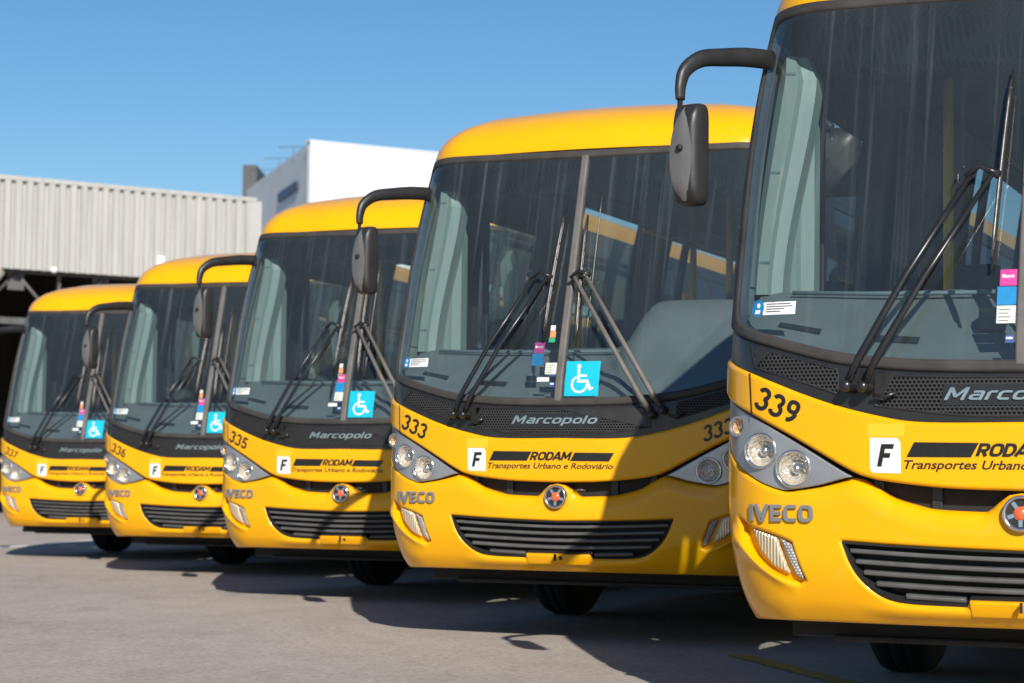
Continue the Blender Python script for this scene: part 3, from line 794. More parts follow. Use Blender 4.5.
q = MB(); panel(q, rect(-.058, 1.452, -.034, 1.459), (), (.06, .06), -.0035, 0, 0); q.build('printing', M['plate'], st)
sticker(panes[0], 'white_tag', rect(-.092, 1.768, -.062, 1.800), M['paper'])
sticker(panes[0], 'orange_tag', rect(-.092, 1.728, -.056, 1.765), M['orange'])
sticker(panes[0], 'green_tag', rect(-.096, 1.700, -.056, 1.725), M['green'])
# wheelchair sign on the other pane
sign = sticker(panes[1], 'wheelchair_sign', rect(.034, 1.384, .240, 1.586), M['cyan'], -.0040)
q = MB()
def poly_stroke(pts, w):
    for a, b in zip(pts[:-1], pts[1:]):
        a = np.array(a); b = np.array(b); d = (b - a) / np.linalg.norm(b - a); n_ = np.array([-d[1], d[0]]) * w / 2; e = d * w * .35
        panel(q, [tuple(a - e - n_), tuple(b + e - n_), tuple(b + e + n_), tuple(a - e + n_)], (), (.2, .2), -.0030, 0, 0)
panel(q, [(.112 + .0125 * math.cos(t), 1.556 + .0125 * math.sin(t)) for t in np.linspace(0, 2 * math.pi, 17)[:-1]], (), (.2, .2), -.003, 0, 0)
poly_stroke([(.113, 1.535), (.116, 1.470), (.168, 1.470), (.190, 1.424)], .016)
poly_stroke([(.114, 1.502), (.160, 1.502)], .012); poly_stroke([(.188, 1.424), (.204, 1.430)], .012)
arc = [(.124 + .052 * math.cos(t), 1.453 + .052 * math.sin(t)) for t in np.linspace(R(118), R(358), 22)]
arci = [(.124 + .040 * math.cos(t), 1.453 + .040 * math.sin(t)) for t in np.linspace(R(118), R(358), 22)]
for i in range(21): panel(q, [arci[i], arc[i], arc[i + 1], arci[i + 1]], (), (.2, .2), -.003, 0, 0)
q.build('symbol', M['plate'], sign)

# --- wipers (pantograph arms)
def W3(s_, z_, off): return Vector(pt(s_, z_, off))
for a0, a1, b0, b1, bl0, bl1, whip in (
        ((-.645, 1.278), (-.205, 2.070), (-.580, 1.274), (-.125, 2.068), (-.075, 2.50), (-.120, 1.705), None),
        ((.570, 1.275), (.040, 2.068), (.630, 1.302), (.112, 2.070), (.066, 2.450), (.086, 1.668), ((.140, 2.60), (.142, 1.69)))):
    wp = part('wiper', bus)
    for u, v in ((a0, a1), (b0, b1)):
        q = MB(); q.tube([W3(*u, .045), W3(u[0] + (v[0] - u[0]) * .12, u[1] + (v[1] - u[1]) * .12, .075), W3(u[0] + (v[0] - u[0]) * .5, u[1] + (v[1] - u[1]) * .5, .085), W3(*v, .06)], [.016, .016, .015, .011], 8, .75)
        q.build('arm', M['strip'] if whip else M['gloss_black'], wp)  # right-hand arms take a paler grey that paints in sun glint
    q = MB()
    for u in (a0, b0): q.lathe([(.0, .022), (.016, .020), (.022, .010), (.024, -.02), (.026, -.05)], W3(*u, .055), nm(*u), 14)
    q.tube([W3(b0[0] + .03, b0[1] - .03, .03), W3(b0[0] + .08, b0[1] - .035, .025), W3(b0[0] + .12, b0[1] - .02, .02)], .007, 6)
    q.build('pivot', M['gloss_black'], wp)
    q = MB(); q.tube([W3(a1[0] - .02, a1[1] - .012, .062), W3(a1[0] + .03, a1[1] + .03, .068), W3(b1[0] - .01, b1[1] + .012, .066), W3(b1[0] + .03, b1[1], .055)], .012, 8)
    mid = ((bl0[0] + bl1[0]) / 2, (bl0[1] + bl1[1]) / 2)
    q.tube([W3(b1[0], b1[1] + .005, .06), W3(mid[0], 2.06, .05)], .013, 8)
    hose = [(b1[0] + .03 * math.sin(t) * (1 if whip else -1) - (0 if whip else .10), b1[1] - .01 + .045 * math.cos(t)) for t in np.linspace(0, math.pi, 8)]
    q.tube([W3(a_, b_, .06) for a_, b_ in hose], .004, 6); q.build('linkage', M['gloss_black'], wp)
    q = MB(); zs_ = np.linspace(0, 1, 9)
    q.tube([W3(bl0[0] + (bl1[0] - bl0[0]) * t, bl0[1] + (bl1[1] - bl0[1]) * t, .016 + .012 * math.sin(math.pi * t)) for t in zs_], [.006] + [.009] * 7 + [.006], 6); q.build('blade', M['gloss_black'], wp)
    q = MB()
    q.tube([W3(bl0[0] + (bl1[0] - bl0[0]) * t, bl0[1] + (bl1[1] - bl0[1]) * t, .032 + .016 * math.sin(math.pi * t)) for t in np.linspace(.06, .94, 9)], [.004] + [.007] * 7 + [.004], 6)
    for t in (.1, .28, .4, .6, .72, .9):
        q.tube([W3(bl0[0] + (bl1[0] - bl0[0]) * t, bl0[1] + (bl1[1] - bl0[1]) * t, .014), W3(bl0[0] + (bl1[0] - bl0[0]) * t, bl0[1] + (bl1[1] - bl0[1]) * t, .040)], .008, 6)
    q.build('blade_bridge', M['metal'], wp)
    if whip:
        q = MB(); q.tube([W3(whip[0][0] + (whip[1][0] - whip[0][0]) * t, whip[0][1] + (whip[1][1] - whip[0][1]) * t, .02) for t in zs_], .004, 6); q.build('washer_tube', M['metal'], wp)

# --- mirrors
def mirror(path, radii, rod, c, w, h, d, yaw, silver=True):
    mp = part('mirror', bus)
    q = MB(); q.tube(crom(path, 6), list(np.interp(np.linspace(0, 1, 6 * (len(path) - 1) + 1), np.linspace(0, 1, len(radii)), radii)), 14, .75); q.build('arm', M['black'], mp)
    q = MB(); q.tube(rod, .011, 10); q.build('rod', M['gloss_black'], mp)
    rot = Matrix.Rotation(R(yaw), 4, 'Z'); C = Vector(c)
    def shape(k, dep, taper=0): # rounded outline, x across, z up
        out = []
        for i in range(28):
            t = 2 * math.pi * i / 28; cx_, cz_ = math.cos(t), math.sin(t); e = .28
            out.append(C + rot @ Vector((w / 2 * k * math.copysign(abs(cx_) ** e, cx_) , dep, h / 2 * k * math.copysign(abs(cz_) ** e, cz_) + taper * cx_)))
        return out
    q = MB(); rings = [shape(1.0, d * .5), shape(1.02, d * .42), shape(1.02, d * .1), shape(.97, -d * .18), shape(.80, -d * .40), shape(.5, -d * .5), shape(.02, -d * .53)]
    vs = [v for r_ in rings for v in r_]; fs = [[i * 28 + k, i * 28 + (k + 1) % 28, (i + 1) * 28 + (k + 1) % 28, (i + 1) * 28 + k] for i in range(len(rings) - 1) for k in range(28)]
    q.add(vs, [f[::-1] for f in fs]); q.build('housing', M['black'], mp)
    q = MB(); vs = shape(.95, d * .502); q.add(vs, [list(range(28))], smooth=False); q.build('glass', M['mirror'], mp)
    if silver:
        # pale back cover, a pointed leaf
        q = MB(); prof = []
        n_ = 14; vs = []; fs = []
        for i in range(n_ + 1):
            t = i / n_; zz = (t - .5) * h * .94; ww = w * .40 * math.sin(math.pi * min(1, t * .93 + .07)) ** .8
            for k, xx in enumerate((-.5, -.17, .17, .5)):
                vs.append(C + rot @ Vector((w * -.04 + xx * 2 * ww * (1 if xx > 0 else 1.1), -d * (.60 - .10 * abs(xx) * 2 - .32 * abs(t * 2 - 1) ** 6), zz)))
            if i:
                for k in range(3): fs.append([(i - 1) * 4 + k, (i - 1) * 4 + k + 1, i * 4 + k + 1, i * 4 + k])
        q.add(vs, fs); q.build('back_cover', M['shell'], mp)
        q = MB(); q.lathe([(0, .012), (.012, .011), (.015, .004), (.015, -.01)], C + rot @ Vector((-.006, -d * .58, .02)), rot @ Vector((0, -1, 0)), 14)
        q.build('ball_joint', M['matte'], mp)
    return mp
mirror([(-1.135, .64, 2.675), (-1.20, .52, 2.668), (-1.265, .40, 2.650), (-1.325, .28, 2.625), (-1.368, .21, 2.57), (-1.380, .185, 2.505), (-1.380, .18, 2.445)], [.042, .041, .038, .035, .031, .026, .022],
       [(-1.380, .18, 2.45), (-1.384, .18, 2.30), (-1.390, .18, 2.20)], (-1.345, .19, 2.222), .125, .405, .10, -16)
mirror([(1.14, .66, 2.70), (1.24, .50, 2.78), (1.38, .30, 2.86), (1.50, .18, 2.90), (1.56, .16, 2.87)], [.044, .044, .04, .036, .028],
       [(1.56, .16, 2.88), (1.56, .16, 2.70)], (1.53, .20, 2.69), .36, .38, .12, 10, False)

# --- roof cap and roof
ZC = 3.03                                     # top of the side windows; the yellow roof edge rises to it behind the corner
def zb_(s_): return 2.872 + (ZC - 2.872) * float(np.clip((s_ - 1.36) / .22, 0, 1)) ** 1.0
s_front = list(np.linspace(0, .80, 9)) + list(np.linspace(.84, 1.70, 24))
cc = [Vector(surf(np.float64(s_), np.float64(zb_(s_)))) for s_ in s_front]
RP = [(0, 1, 0), (.006, .998, .03), (.030, .988, .085), (.075, .968, .140), (.13, .942, .185), (.20, .91, .228), (.35, .82, .290), (.60, .64, .352), (1.0, .38, .392), (1.5, .0, .41)]
KS = [1, .999, .997, .993, .985, .968, .91, .72, .42, 0]      # squarer shoulders along the sides
WT = cc[-1].x; yend = cc[-1].y
def roof_rows(ylist):
    rows = []
    pts = cc + [Vector((WT, yend + d, ZC)) for d in ylist]
    wt = [float(np.clip((s_ - 1.2) / .45, 0, 1)) for s_ in s_front] + [1.0] * len(ylist)
    full = [(Vector((-p.x, p.y, p.z)), w) for p, w in zip(pts[::-1], wt[::-1])] + list(zip(pts[1:], wt[1:]))
    for (dy, k, h), k2 in zip(RP, KS): rows.append([Vector((p.x * (k * (1 - w) + k2 * w), p.y + dy, p.z + h * (3.282 - p.z) / .41)) for p, w in full])
    return rows
def skin_rows(rows, mb):
    n = len(rows[0]); vs = [v for r_ in rows for v in r_]
    mb.add(vs, [[i * n + k, i * n + k + 1, (i + 1) * n + k + 1, (i + 1) * n + k] for i in range(len(rows) - 1) for k in range(n - 1)])
mb = MB(); skin_rows(roof_rows([.2, .5, .8]), mb); cap = mb.build('roof_cap', M['yellow'], bus)
mb = MB(); rows = []
ys = [yend + .8, 5, 8, 11.2, 11.75]
hk = (3.282 - ZC) / .41
sec = [(WT, ZC)] + [(WT * k2, ZC + r_[2] * hk) for r_, k2 in zip(RP[1:], KS[1:])]
sec = sec + [(-x, z) for x, z in sec[::-1]][1:]
rows = [[Vector((x, y, z)) for x, z in sec] for y in ys]
rows[0] = [Vector((x, yend + .8 + RP[min(i, 18 - i)][0], z)) for i, (x, z) in enumerate(sec)]
rows.append([Vector((x * .97, 11.95, 2.0 + (z - 2.0) * .93)) for x, z in sec])
skin_rows([r_[::-1] for r_ in rows], mb); mb.build('roof', M['yellow'], bus)
for sg in (-1, 1):
    q = MB(); q.lathe([(.0, .012), (.012, .011), (.022, .006), (.027, -.01)], (sg * .958, .600, 2.958), (sg * .35, -.85, .35), 16); q.build('marker_lamp', M['plate'], cap)

# --- sides, tail, windows
def y2s(y, z=1.2): return y - .17 - RY + float(Wz(1.2)) - CR + AA
WB, WT_ = 1.72, 3.0
WY = 2.75
for sg in (-1, 1):
    q = MB(); a0 = 1.74
    # lower side panel with wheel arches
    L = [(a0, .40)]
    for wy in (WY, 8.7):
        sc_ = y2s(wy); L += [(sc_ + .60 * math.cos(t), max(.40, .50 + .60 * math.sin(t))) for t in np.linspace(math.pi + .17, -.17, 15)]
    s_end = y2s(11.9); L += [(s_end, .40), (s_end, WB), (a0, WB)]
    L = [(sg * p[0], p[1]) for p in L]
    panel(q, L if sg > 0 else L[::-1], (), (.6, .12), 0, 0, .03); q.build('side_panel', M['yellow'], bus)
    # window band: frame with openings, each pane a part
    q = MB(); ops = []
    s0 = 1.50; s_w = [1.58, 2.55] ; 
    yo = y2s(0.); edges = [(a_ + yo, b_ + yo) for a_, b_ in ((1.55, 2.52), (3.22, 4.46), (5.20, 5.57), (5.66, 7.05), (7.2, 8.6), (8.75, 10.1), (10.25, 11.5))]
    for j_, (a_, b_) in enumerate(edges):
        WT_ = 2.66 if j_ == 0 else 2.96
        ops.append([(sg * a_, WB + .05), (sg * b_, WB + .05), (sg * b_, WT_ - .04), (sg * a_, WT_ - .04)] if sg > 0 else [(sg * b_, WB + .05), (sg * a_, WB + .05), (sg * a_, WT_ - .04), (sg * b_, WT_ - .04)])
    L = [(sg * 1.385, WB), (sg * s_end, WB), (sg * s_end, 3.035), (sg * 1.62, 3.035), (sg * 1.385, 2.88)]
    panel(q, L if sg > 0 else L[::-1], ops, (.5, .25), 0, 0, .04); wf = q.build('window_band', M['black'], bus)
    for O in ops:
        q = MB(); panel(q, O, (), (.8, .3), -.01, 0, 0); q.build('side_window', M['side'], bus)
    q = MB(); L = [(sg * 1.20, 1.60), (sg * 1.62, 1.60), (sg * 1.62, 2.78), (sg * 1.20, 2.78)]; panel(q, L if sg > 0 else L[::-1], (), (.05, .1), -.034, 0, 0); q.build('corner_lining', M['trim'], bus)
    # corner post between hood end and window band
    L = [(sg * 1.46, 1.30), (sg * 1.78, 1.30), (sg * 1.78, WB + .01), (sg * 1.33, WB + .01), (sg * 1.33, 1.50), (sg * 1.42, 1.44)]
    q = MB(); panel(q, L if sg > 0 else L[::-1], (), (.06, .08), -.002, 0, .03); q.build('corner_panel', M['yellow'], bus)
q = MB(); q.box(-1.2, 1.2, 11.86, 11.95, .45, 3.1, .03); q.build('tail_panel', M['yellow'], bus)
q = MB(); q.box(-.95, .95, 11.951, 11.965, 1.75, 2.7, .004); q.build('rear_window', M['gloss_black'], bus)

# --- wheels
def wheel(sg, y, parent):
    wp = part('wheel', parent); wp.location = (sg * 1.0, y, .5)
    q = MB(); r = .50; w = .14
    q.lathe([(.29, -w * .95), (.36, -w), (.45, -w * .98), (.488, -w * .80), (r, -w * .55), (r, -w * .30), (r - .012, -w * .28), (r - .012, -w * .22), (r, -w * .20), (r, w * .20), (r - .012, w * .22), (r - .012, w * .28), (r, w * .30), (r, w * .55), (.488, w * .80), (.45, w * .98), (.36, w), (.29, w * .95)], (0, 0, 0), (1, 0, 0), 40)
    q.build('tyre', M['tyre'], wp)
    q = MB(); a = sg
    q.lathe([(.295, .12), (.27, .10), (.255, .03), (.18, .01), (.12, .05), (.10, .10), (0, .11)], (0, 0, 0), (a, 0, 0), 28)
    q.lathe([(.295, -.12), (.26, -.06), (.25, .02)], (0, 0, 0), (a, 0, 0), 28)
    for k in range(10):
        t = 2 * math.pi * k / 10; q.lathe([(.014, 0), (.014, .03), (0, .034)], (a * .012, .215 * math.cos(t), .215 * math.sin(t)), (a, 0, 0), 8)
    q.build('rim', M['rim'], wp)
for sg in (-1, 1):
    for y in (WY, 8.7): wheel(sg, y, bus)
# --- under-body
q = MB(); q.box(-.98, .98, .44, .46, .31, .40, .006, rot=Matrix.Rotation(R(-8), 3, 'X'), at=(0, .4, .3)); q.box(-.80, .98, .40, .48, .290, .315, .008)
q.box(-.88, -.84, .46, .9, .33, .42); q.box(.84, .88, .46, .9, .33, .42); q.build('skid_plate', M['matte'], bus)
q = MB(); q.box(-.62, .62, .7, 11.6, .40, .92); q.box(-.98, .98, WY - .08, WY + .08, .42, .56, .02); q.box(-.98, .98, 8.6, 8.8, .42, .6, .02)
q.box(-1.15, 1.15, 3.7, 7.8, .42, .90); q.box(-1.15, 1.15, 9.6, 11.7, .45, .9); q.box(-1.1, 1.1, .6, 1.9, .43, .90); q.build('chassis', M['matte'], bus)
# --- interior
q = MB(); q.box(-1.16, 1.16, .75, 11.8, .95, 1.02); q.build('cabin_floor', M['interior'], bus)
q = MB(); q.box(-1.06, 1.06, 1.3, 11.8, 3.03, 3.06); q.build('ceiling', M['interior'], bus)
# dashboard: sloping cover, rises to a binnacle in front of the driver
q = MB(); vs = []; fs = []; xs_ = np.linspace(-1.17, 1.17, 40); nr = 9
for i, x in enumerate(xs_):
    gz = np.interp(abs(x), [p[0] for p in GBd], [p[1] for p in GBd]) - .03
    pf = surf(sx(float(x), 1.4), gz); yf = pf[1] + .05
    hump = .285 / (1 + math.exp(-(x - .24) / .028)) * (1 / (1 + math.exp((x - .93) / .03))) if True else 0
    zt = 1.715 + hump; yb = max(.72, yf + .10) + (.06 if hump > .1 else 0)
    for k in range(nr):
        t = k / (nr - 1); e = t ** .85
        z_ = gz + (zt - gz) * (1 - (1 - t) ** 1.35); y_ = yf + (yb - yf) * e
        if k == nr - 1: z_ -= .012
        vs.append((x, y_, z_))
    vs.append((x, yb + .35, zt - .03)); vs.append((x, yb + .36, 1.1))
nn = nr + 2
for i in range(len(xs_) - 1):
    for k in range(nn - 1): fs.append([i * nn + k, (i + 1) * nn + k, (i + 1) * nn + k + 1, i * nn + k + 1])
q.add(vs, fs); dash = q.build('dashboard', M['dash'], bus)
def on_dash(x, t):
    gz = float(np.interp(abs(x), [p[0] for p in GBd], [p[1] for p in GBd])) - .03; yf = float(surf(sx(x, 1.4), gz)[1]) + .05; yb = max(.72, yf + .10)
    return Vector((x, yf + (yb - yf) * t ** .85, gz + (1.715 - gz) * (1 - (1 - t) ** 1.35)))
for xc in (-.92, -.52, .10):
    q = MB(); a_ = [on_dash(xc + u_, t_) + Vector((0, -.004, .006)) for u_ in (-.09, .09) for t_ in (.20, .26)]
    q.add([a_[0], a_[2], a_[3], a_[1]], [[0, 1, 2, 3]], smooth=False); q.build('vent_slot', M['matte'], dash)
q = MB(); p = on_dash(-.16, .35); q.box(p.x - .05, p.x + .05, p.y - .03, p.y + .06, p.z - .01, p.z + .085, .008); q.build('dash_unit', M['gloss_black'], dash)
q = MB(); q.tube([on_dash(-1.02, .72) + Vector((0, -.01, .02)), on_dash(-.6, .72) + Vector((0, -.02, .022)), on_dash(.18, .72) + Vector((0, -.02, .022))], .009, 6); q.build('trim_strip', M['interior'], dash)
# pillar covers beside the windscreen
def column(stations, name, m):
    """stations: (z, x0, x1, y0, y1)"""
    q = MB(); vs = []; fs = []; prev = 0
    for i, (z, x0, x1, y0, y1) in enumerate(stations):
        b = .22
        ring = [(x0, y1), (x0, y0 + (y1 - y0) * b), (x0 + (x1 - x0) * b, y0), (x1 - (x1 - x0) * .42, y0 + .004), (x1 - (x1 - x0) * .34, y0 + .03), (x1, y0 + .05), (x1, y1)]
        vs += [(a_, b_, z) for a_, b_ in ring]
        if i:
            for k in range(6): fs.append([(i - 1) * 7 + k, (i - 1) * 7 + k + 1, i * 7 + k + 1, i * 7 + k])
    fs.append(list(range(7))); fs.append([(len(stations) - 1) * 7 + k for k in range(7)][::-1])
    q.add(vs, fs, smooth=False); return q
for sg in (-1, 1):
    def mk(z, x0, x1, y0, y1): return (z, sg * x0, sg * x1, y0, y1)
    st_ = []
    for z in np.linspace(1.69, 2.70, 22):
        t = (z - 1.69) / 1.01
        xl = 1.214 - .105 * t ** 1.5; xr = 1.088 - .125 * (3 * t * t - 2 * t ** 3) + (.05 * ((t - .9) / .1) if t > .9 else 0)
        ysurf = .62 + .10 * t
        st_.append(mk(z, xl, xr, ysurf, ysurf + .16))
    # shallow notches
    st2 = []
    for s_ in st_: st2.append(s_)
    q = column(st2, 'pillar_trim', M['trim']); po = q.build('pillar_trim', M['trim'], bus)
    q = MB()
    for z in (1.82, 2.20, 2.62):
        xl = 1.182 - .105 * ((z - 1.69) / 1.01) ** 1.4; y = .62 + .10 * (z - 1.69) / 1.01 - .004
        q.box(min(sg * xl, sg * (xl - .042)), max(sg * xl, sg * (xl - .042)), y + .003, y + .02, z, z + .010)
    q.build('groove', M['interior'], po)
    q = column([mk(z, 1.155 , 1.0, .80, .94) for z in np.linspace(1.2, 2.42, 10)] + [mk(2.5, 1.12, 1.02, .80, .94)], 'door_post', M['trim']); q.build('door_post', M['trim'], bus)
q = MB()
vs = []; fs = []
for i, x in enumerate(np.linspace(-1.06, 1.06, 15)):
    for k, (y, z) in enumerate(((.60, 2.865), (.80, 2.84), (.92, 2.70), (.98, 2.66), (1.30, 2.68))): vs.append((x, y + .10 * x * x, z))
    if i:
        for k in range(4): fs.append([(i - 1) * 5 + k, i * 5 + k, i * 5 + k + 1, (i - 1) * 5 + k + 1])
q.add(vs, fs, uv=[(v[0], v[1] + v[2]) for v in vs]); q.build('header_panel', M['header'], bus)
q = MB()
for x, y in ((-.66, 2.0), (.30, 2.3), (-.32, 3.4), (.32, 4.9), (-.32, 6.4), (.32, 7.9)): q.tube([(x, y, 1.0), (x, y, 3.03)], .024, 10); q.build('grab_pole', M['pole'], bus); q = MB()
for sg in (-1, 1):
    q = MB(); q.tube([(sg * .34, 2.4, 2.62), (sg * .34, 11, 2.62)], .016, 8)
    q.build('grab_rail', M['pole'], bus)
def seat_mesh():
    q = MB(); q.box(-.42, .42, -.02, .42, .40, .52, .04); q.box(-.42, -.02, .36, .48, .46, 1.12, .05, rot=Matrix.Rotation(R(-9), 3, 'X'), at=(0, .4, .46))
    q.box(.02, .42, .36, .48, .46, 1.12, .05, rot=Matrix.Rotation(R(-9), 3, 'X'), at=(0, .4, .46)); q.box(-.36, .36, .05, .35, 0, .40, .02); return q
s0 = seat_mesh().build('passenger_seat', M['seat'], bus); s0.location = (-.72, 3.4, 1.02); s0.rotation_euler = (0, 0, 0)
k = 0
for sg in (-1, 1):
    for j in range(10):
        if sg < 0 and j == 0: continue
        c = s0.copy(); col.objects.link(c); c.parent = bus; c.location = (sg * .72, 3.4 + .82 * j, 1.02)
# driver's place
q = MB(); q.box(.38, .88, 1.45, 1.95, 1.30, 1.45, .05); q.box(.38, .88, 1.90, 2.04, 1.40, 2.15, .06); q.box(.5, .76, 1.88, 2.0, 2.12, 2.35, .05); q.box(.45, .8, 1.5, 1.9, 1.0, 1.32, .03)
q.build('driver_seat', M['seat'], bus)
q = MB(); c_ = Vector((.62, 1.22, 1.78)); ring = []
for t in np.linspace(0, 2 * math.pi, 29): ring.append(c_ + Vector((.22 * math.cos(t), .16 * math.sin(t), .15 * math.sin(t))))
q.tube(ring, .016, 8, cap=False); q.tube([c_, c_ + Vector((0, -.25, -.4))], .03, 8); q.tube([ring[0], c_, ring[14]], .014, 6); q.tube([c_, ring[21]], .014, 6); q.build('steering_wheel', M['black'], bus)
q = MB(); q.box(.25, 1.15, 2.15, 2.19, 1.02, 2.0, .01); q.build('partition', M['interior'], bus)
# door gear on the kerb side: leaf frames
q = MB(); 
for y in (1.02, 1.60): q.box(-1.19, -1.15, y, y + .035, 1.05, 2.75, .006)
q.build('door_frame', M['black'], bus)

# ------------------------------------------------------------------ five coaches in echelon
BUS = [('339', (1.872, 8.075, .009), 22.39, 'yellow bus with fleet number 339, nearest the camera and cut off by the right edge'),
       ('333', (.264, 12.585, .026), 23.1, 'yellow bus with fleet number 333, whole front in view beside bus 339'),
       ('335', (-1.278, 16.709, .011), 22.2, 'yellow bus with fleet number 335, in the middle of the row'),
       ('336', (-2.958, 21.116, -.023), 18.57, 'yellow bus with fleet number 336, parked between buses 337 and 335'),
       ('337', (-4.845, 24.895, -.016), 17.17, 'yellow bus with fleet number 337, farthest back beneath the corrugated shed')]
buses = [bus] + [copy_tree(bus) for _ in BUS[1:]]
for o, (num, loc, yaw, lab) in zip(buses, BUS):
    o.location = loc; o.rotation_euler = (0, 0, R(-yaw)); o['label'] = lab; o['category'] = 'bus'; o['group'] = 'yellow buses parked in a row'
    for p_ in [c for c in o.children if c.name.startswith('windscreen') and 'frame' not in c.name and 'div' not in c.name]:
        for st_ in list(p_.children):
            k_ = st_.name.split('.')[0]
            if num == '339' and k_ in ('white_tag', 'orange_tag', 'green_tag', 'white_sticker', 'navy_sticker'): bpy.data.objects.remove(st_)
            elif num == '333' and k_ in ('magenta_sticker', 'blue_sticker'): st_.location = (-.092, 0, -.018)
            elif num == '337' and k_ in ('navy_sticker', 'magenta_sticker'): bpy.data.objects.remove(st_) if not st_.children else None
    if num == '339':        # pane behind the door turned opaque black to block the sky beyond
        for c in o.children:
            if c.name.startswith('side_window'):
                v_ = c.data.vertices; cx_ = sum(p_.co.x for p_ in v_) / len(v_); cy_ = sum(p_.co.y for p_ in v_) / len(v_)
                if cx_ < 0 and 3.4 < cy_ < 4.4: c.material_slots[0].link = 'OBJECT'; c.material_slots[0].material = M['gloss_black']; c['label'] = 'window pane made opaque black'
    hd = [c for c in o.children if c.name.startswith('hood')][0]; fleet_number(hd, num)
    # the small pitch of the body keeps wheels on the ground
    for c in o.children:
        if c.name.startswith('wheel'): c.location.z = .5 - loc[2]

# ------------------------------------------------------------------ corrugated shed behind the row
def cladding():
    n = N('corrugated_cladding').set((.50, .48, .45), .55)
    f = n.noise(n.coord('Object', (3, 3, .25)), 2.0, 6, .65)
    n.l(n.ramp(f, [(.3, (.375, .365, .345)), (.7, (.48, .468, .442))]), n.b.inputs['Base Color']); return n.m
CL = cladding()
steel = varied('dark_steel', (.11, .11, .11), .6, .2, var=.2, scale=2)
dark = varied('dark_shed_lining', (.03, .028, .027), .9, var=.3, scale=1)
concrete = varied('pale_brace', (.40, .36, .31), .8, var=.2, scale=1.5)
A0 = Vector((-13.9, 48.9, 0)); A1 = Vector((-6.40, 53.85, 0))
dv = (A1 - A0); LEN = dv.length; dv.normalize(); nv = Vector((dv.y, -dv.x, 0))      # nv points to the camera
ZT0, ZB0 = 7.78, 5.72
shed = empty('shed', A0, math.atan2(dv.y, dv.x), label='pale corrugated metal shed with open dark truss below its fascia', category='shed')
# local x along the facade, local -y to the camera
q = MB(); prof = []; x = -20.0; pit = .268
while x < LEN: 
    prof += [(x, 0), (x + pit * .20, 0), (x + pit * .30, -.09), (x + pit * .80, -.09)]; x += pit
prof.append((LEN, 0))
vs = []; fs = []
for i, (a_, b_) in enumerate(prof):
    vs += [(a_, b_, ZB0), (a_, b_, ZT0)]
    if i: fs.append([2 * i - 2, 2 * i, 2 * i + 1, 2 * i - 1])
q.add(vs, fs, smooth=False); q.build('fascia', CL, shed)
q = MB(); q.box(-20, LEN + .04, -.10, .10, ZT0 - .02, ZT0 + .09, .015); q.box(LEN - .1, LEN + .05, -.09, .10, ZB0, ZT0, .01); q.build('coping', CL, shed)
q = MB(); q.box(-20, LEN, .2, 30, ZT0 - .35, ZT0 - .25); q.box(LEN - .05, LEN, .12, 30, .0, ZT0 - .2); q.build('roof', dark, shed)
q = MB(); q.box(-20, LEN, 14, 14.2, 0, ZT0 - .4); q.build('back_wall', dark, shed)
q = MB()
q.box(-20, LEN, .25, .40, ZB0 - .05, ZB0 + .1); q.box(-20, LEN, .25, .40, ZB0 - 1.25, ZB0 - 1.1)
q2 = []
xx = -19.0
while xx < LEN - .5:
    q.box(xx - .04, xx + .04, .28, .36, ZB0 - 1.2, ZB0)
    q.tube([(xx, .32, ZB0 - 1.15), (xx + 1.05, .32, ZB0 - .05)], .04, 6); q.tube([(xx + 2.1, .32, ZB0 - 1.15), (xx + 1.05, .32, ZB0 - .05)], .04, 6)
    q.box(xx + .85, xx + 1.25, .30, .34, ZB0 - .45, ZB0); xx += 2.1
q.build('truss', steel, shed)
for x in (-12.5, 1.2, 8.9):
    q = MB(); q.box(x - .14, x + .14, .45, .75, 0, ZB0); q.build('column', steel, shed)
q = MB(); q.tube([(.6, .1, 3.2), (2.55, .18, ZB0)], .22, 8); q.tube([(.2, .1, 3.9), (1.2, .3, 2.2)], .16, 8); q.build('brace', concrete, shed)
for x in (3.82, 1.5):
    q = MB(); q.lathe([(.0, .07), (.06, .05), (.08, -.03)], (x, -.12, ZB0 + .02), (0, -1, -.2), 14); q.build('flood_lamp', M['plate'], shed)
q = MB(); q.box(6.38, 6.56, -.20, -.06, 5.92, 6.25, .02); q.build('junction_box', M['plate'], shed)
q = MB(); q.lathe([(.10, 0), (.13, .02), (.13, .25), (.18, .28), (.18, .5), (.10, .55)], (LEN + .25, .1, ZT0 - 1.3), (0, 0, 1), 14); q.tube([(LEN + .25, .1, ZT0 - 1.25), (LEN + .25, .1, 0)], .06, 8); q.build('downpipe', M['plate'], shed)

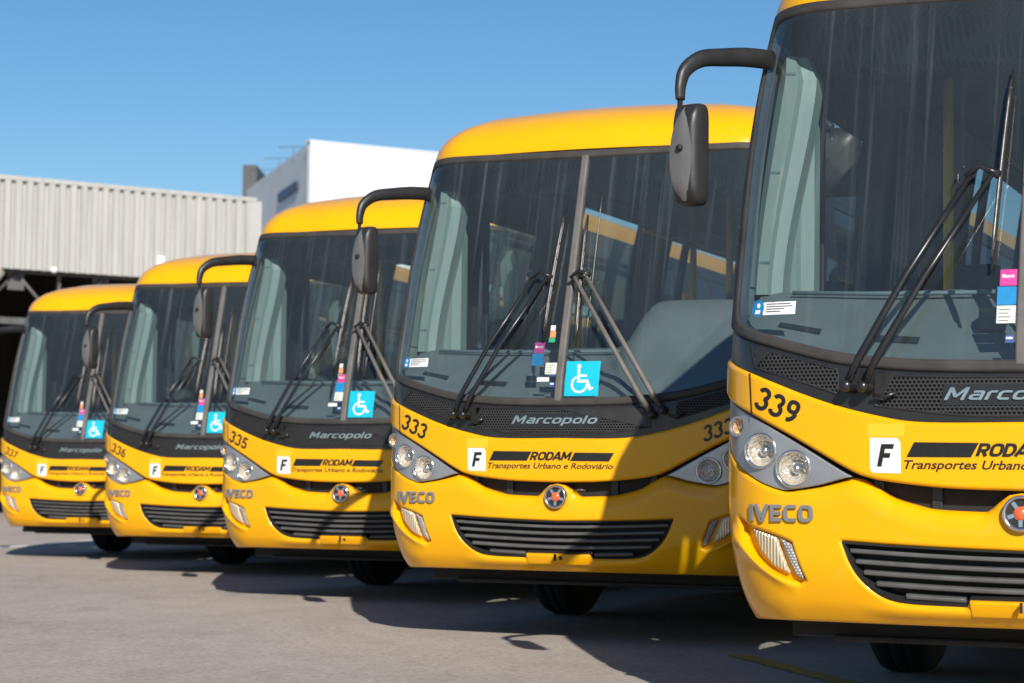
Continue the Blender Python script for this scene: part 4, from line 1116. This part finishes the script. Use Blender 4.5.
# ------------------------------------------------------------------ white building
wb = empty('building', (-7.55, 81.0, 0), 0, label='white flat roofed building with a grey sign wall and blue lettering', category='building')
white = varied('white_render', (.80, .80, .79), .7, var=.03, scale=.5); grey = varied('grey_cladding', (.72, .73, .75), .6, var=.04, scale=.5)
towg = varied('dark_grey_cladding', (.075, .077, .08), .7, var=.1, scale=.5); navy = varied('navy_sign', (.03, .05, .13), .5, var=.1, scale=2)
HTW = 13.52
def wallq(name, a, b, z0, z1, m, t=.3):
    a = Vector((*a, 0)); b = Vector((*b, 0)); d = (b - a).normalized(); n_ = Vector((-d.y, d.x, 0)) * t
    q = MB(); q.add([a + Vector((0, 0, z0)), b + Vector((0, 0, z0)), b + n_ + Vector((0, 0, z0)), a + n_ + Vector((0, 0, z0)), a + Vector((0, 0, z1)), b + Vector((0, 0, z1)), b + n_ + Vector((0, 0, z1)), a + n_ + Vector((0, 0, z1))],
                    [[0, 1, 5, 4], [1, 2, 6, 5], [2, 3, 7, 6], [3, 0, 4, 7], [4, 5, 6, 7], [3, 2, 1, 0]], smooth=False)
    return q.build(name, m, wb)
wallq('front_wall', (0, 0), (6.6, 3.85), 0, HTW, white)
wallq('coping', (-.05, -.05), (6.65, 3.8), HTW, HTW + .06, grey, .4)
L0 = Vector((-.02, .06, 0)); Ld = Vector((-3.85, 13.2, 0))
sw = wallq('sign_wall', (L0.x + Ld.x * 1.05, L0.y + Ld.y * 1.05), (L0.x, L0.y), 10.9, HTW, grey)
wallq('lower_wall', (L0.x + Ld.x + .3, L0.y + Ld.y + .1), (L0.x + .25, L0.y + .1), 0, 10.9, towg)
q = MB(); fb = []
def on_wall(t, z, out=.0):
    n_ = Vector((-Ld.y, Ld.x, 0)).normalized(); p = L0 + Ld * t + n_ * out; return (p.x, p.y, z)
q.add([on_wall(.16, 12.0, .08), on_wall(.46, 12.0, .08), on_wall(.46, 12.36, .08), on_wall(.16, 12.36, .08)], [[0, 1, 2, 3]], smooth=False)
q.add([on_wall(.16, 12.0, .08), on_wall(.46, 12.0, .08), on_wall(.46, 12.0, 0), on_wall(.16, 12.0, 0)], [[0, 1, 2, 3]], smooth=False); q.build('sign_board', navy, wb)
q = MB(); q.add([on_wall(t, z, o_) for t, z, o_ in ((0, 10.9, 0), (1, 10.9, 0), (1, 10.6, .5), (0, 10.6, .5))], [[0, 1, 2, 3]], smooth=False); q.build('soffit', concrete, wb)
q = MB(); q.add([(6.5, 3.8, HTW - .3), (0, 0, HTW - .3), (-3.8, 13, HTW - .3), (2.7, 17, HTW - .3)], [[0, 1, 2, 3]], smooth=False); q.build('roof', grey, wb)
q = MB(); p0 = Vector(on_wall(1.06, 0)); q.box(p0.x - .15, p0.x + .45, p0.y, p0.y + 3.0, 0, 14.65); q.build('stair_tower', towg, wb)
for t in (.25, .48, .72):
    q = MB(); p = Vector(on_wall(t, HTW - .3)); q.tube([p, p + Vector((0, .1, .62))], .015, 6); q.tube([p + Vector((-.6, .1, .60)), p + Vector((0, .1, .62)), p + Vector((.6, .1, .64))], .014, 6)
    q.build('roof_aerial', towg, wb)
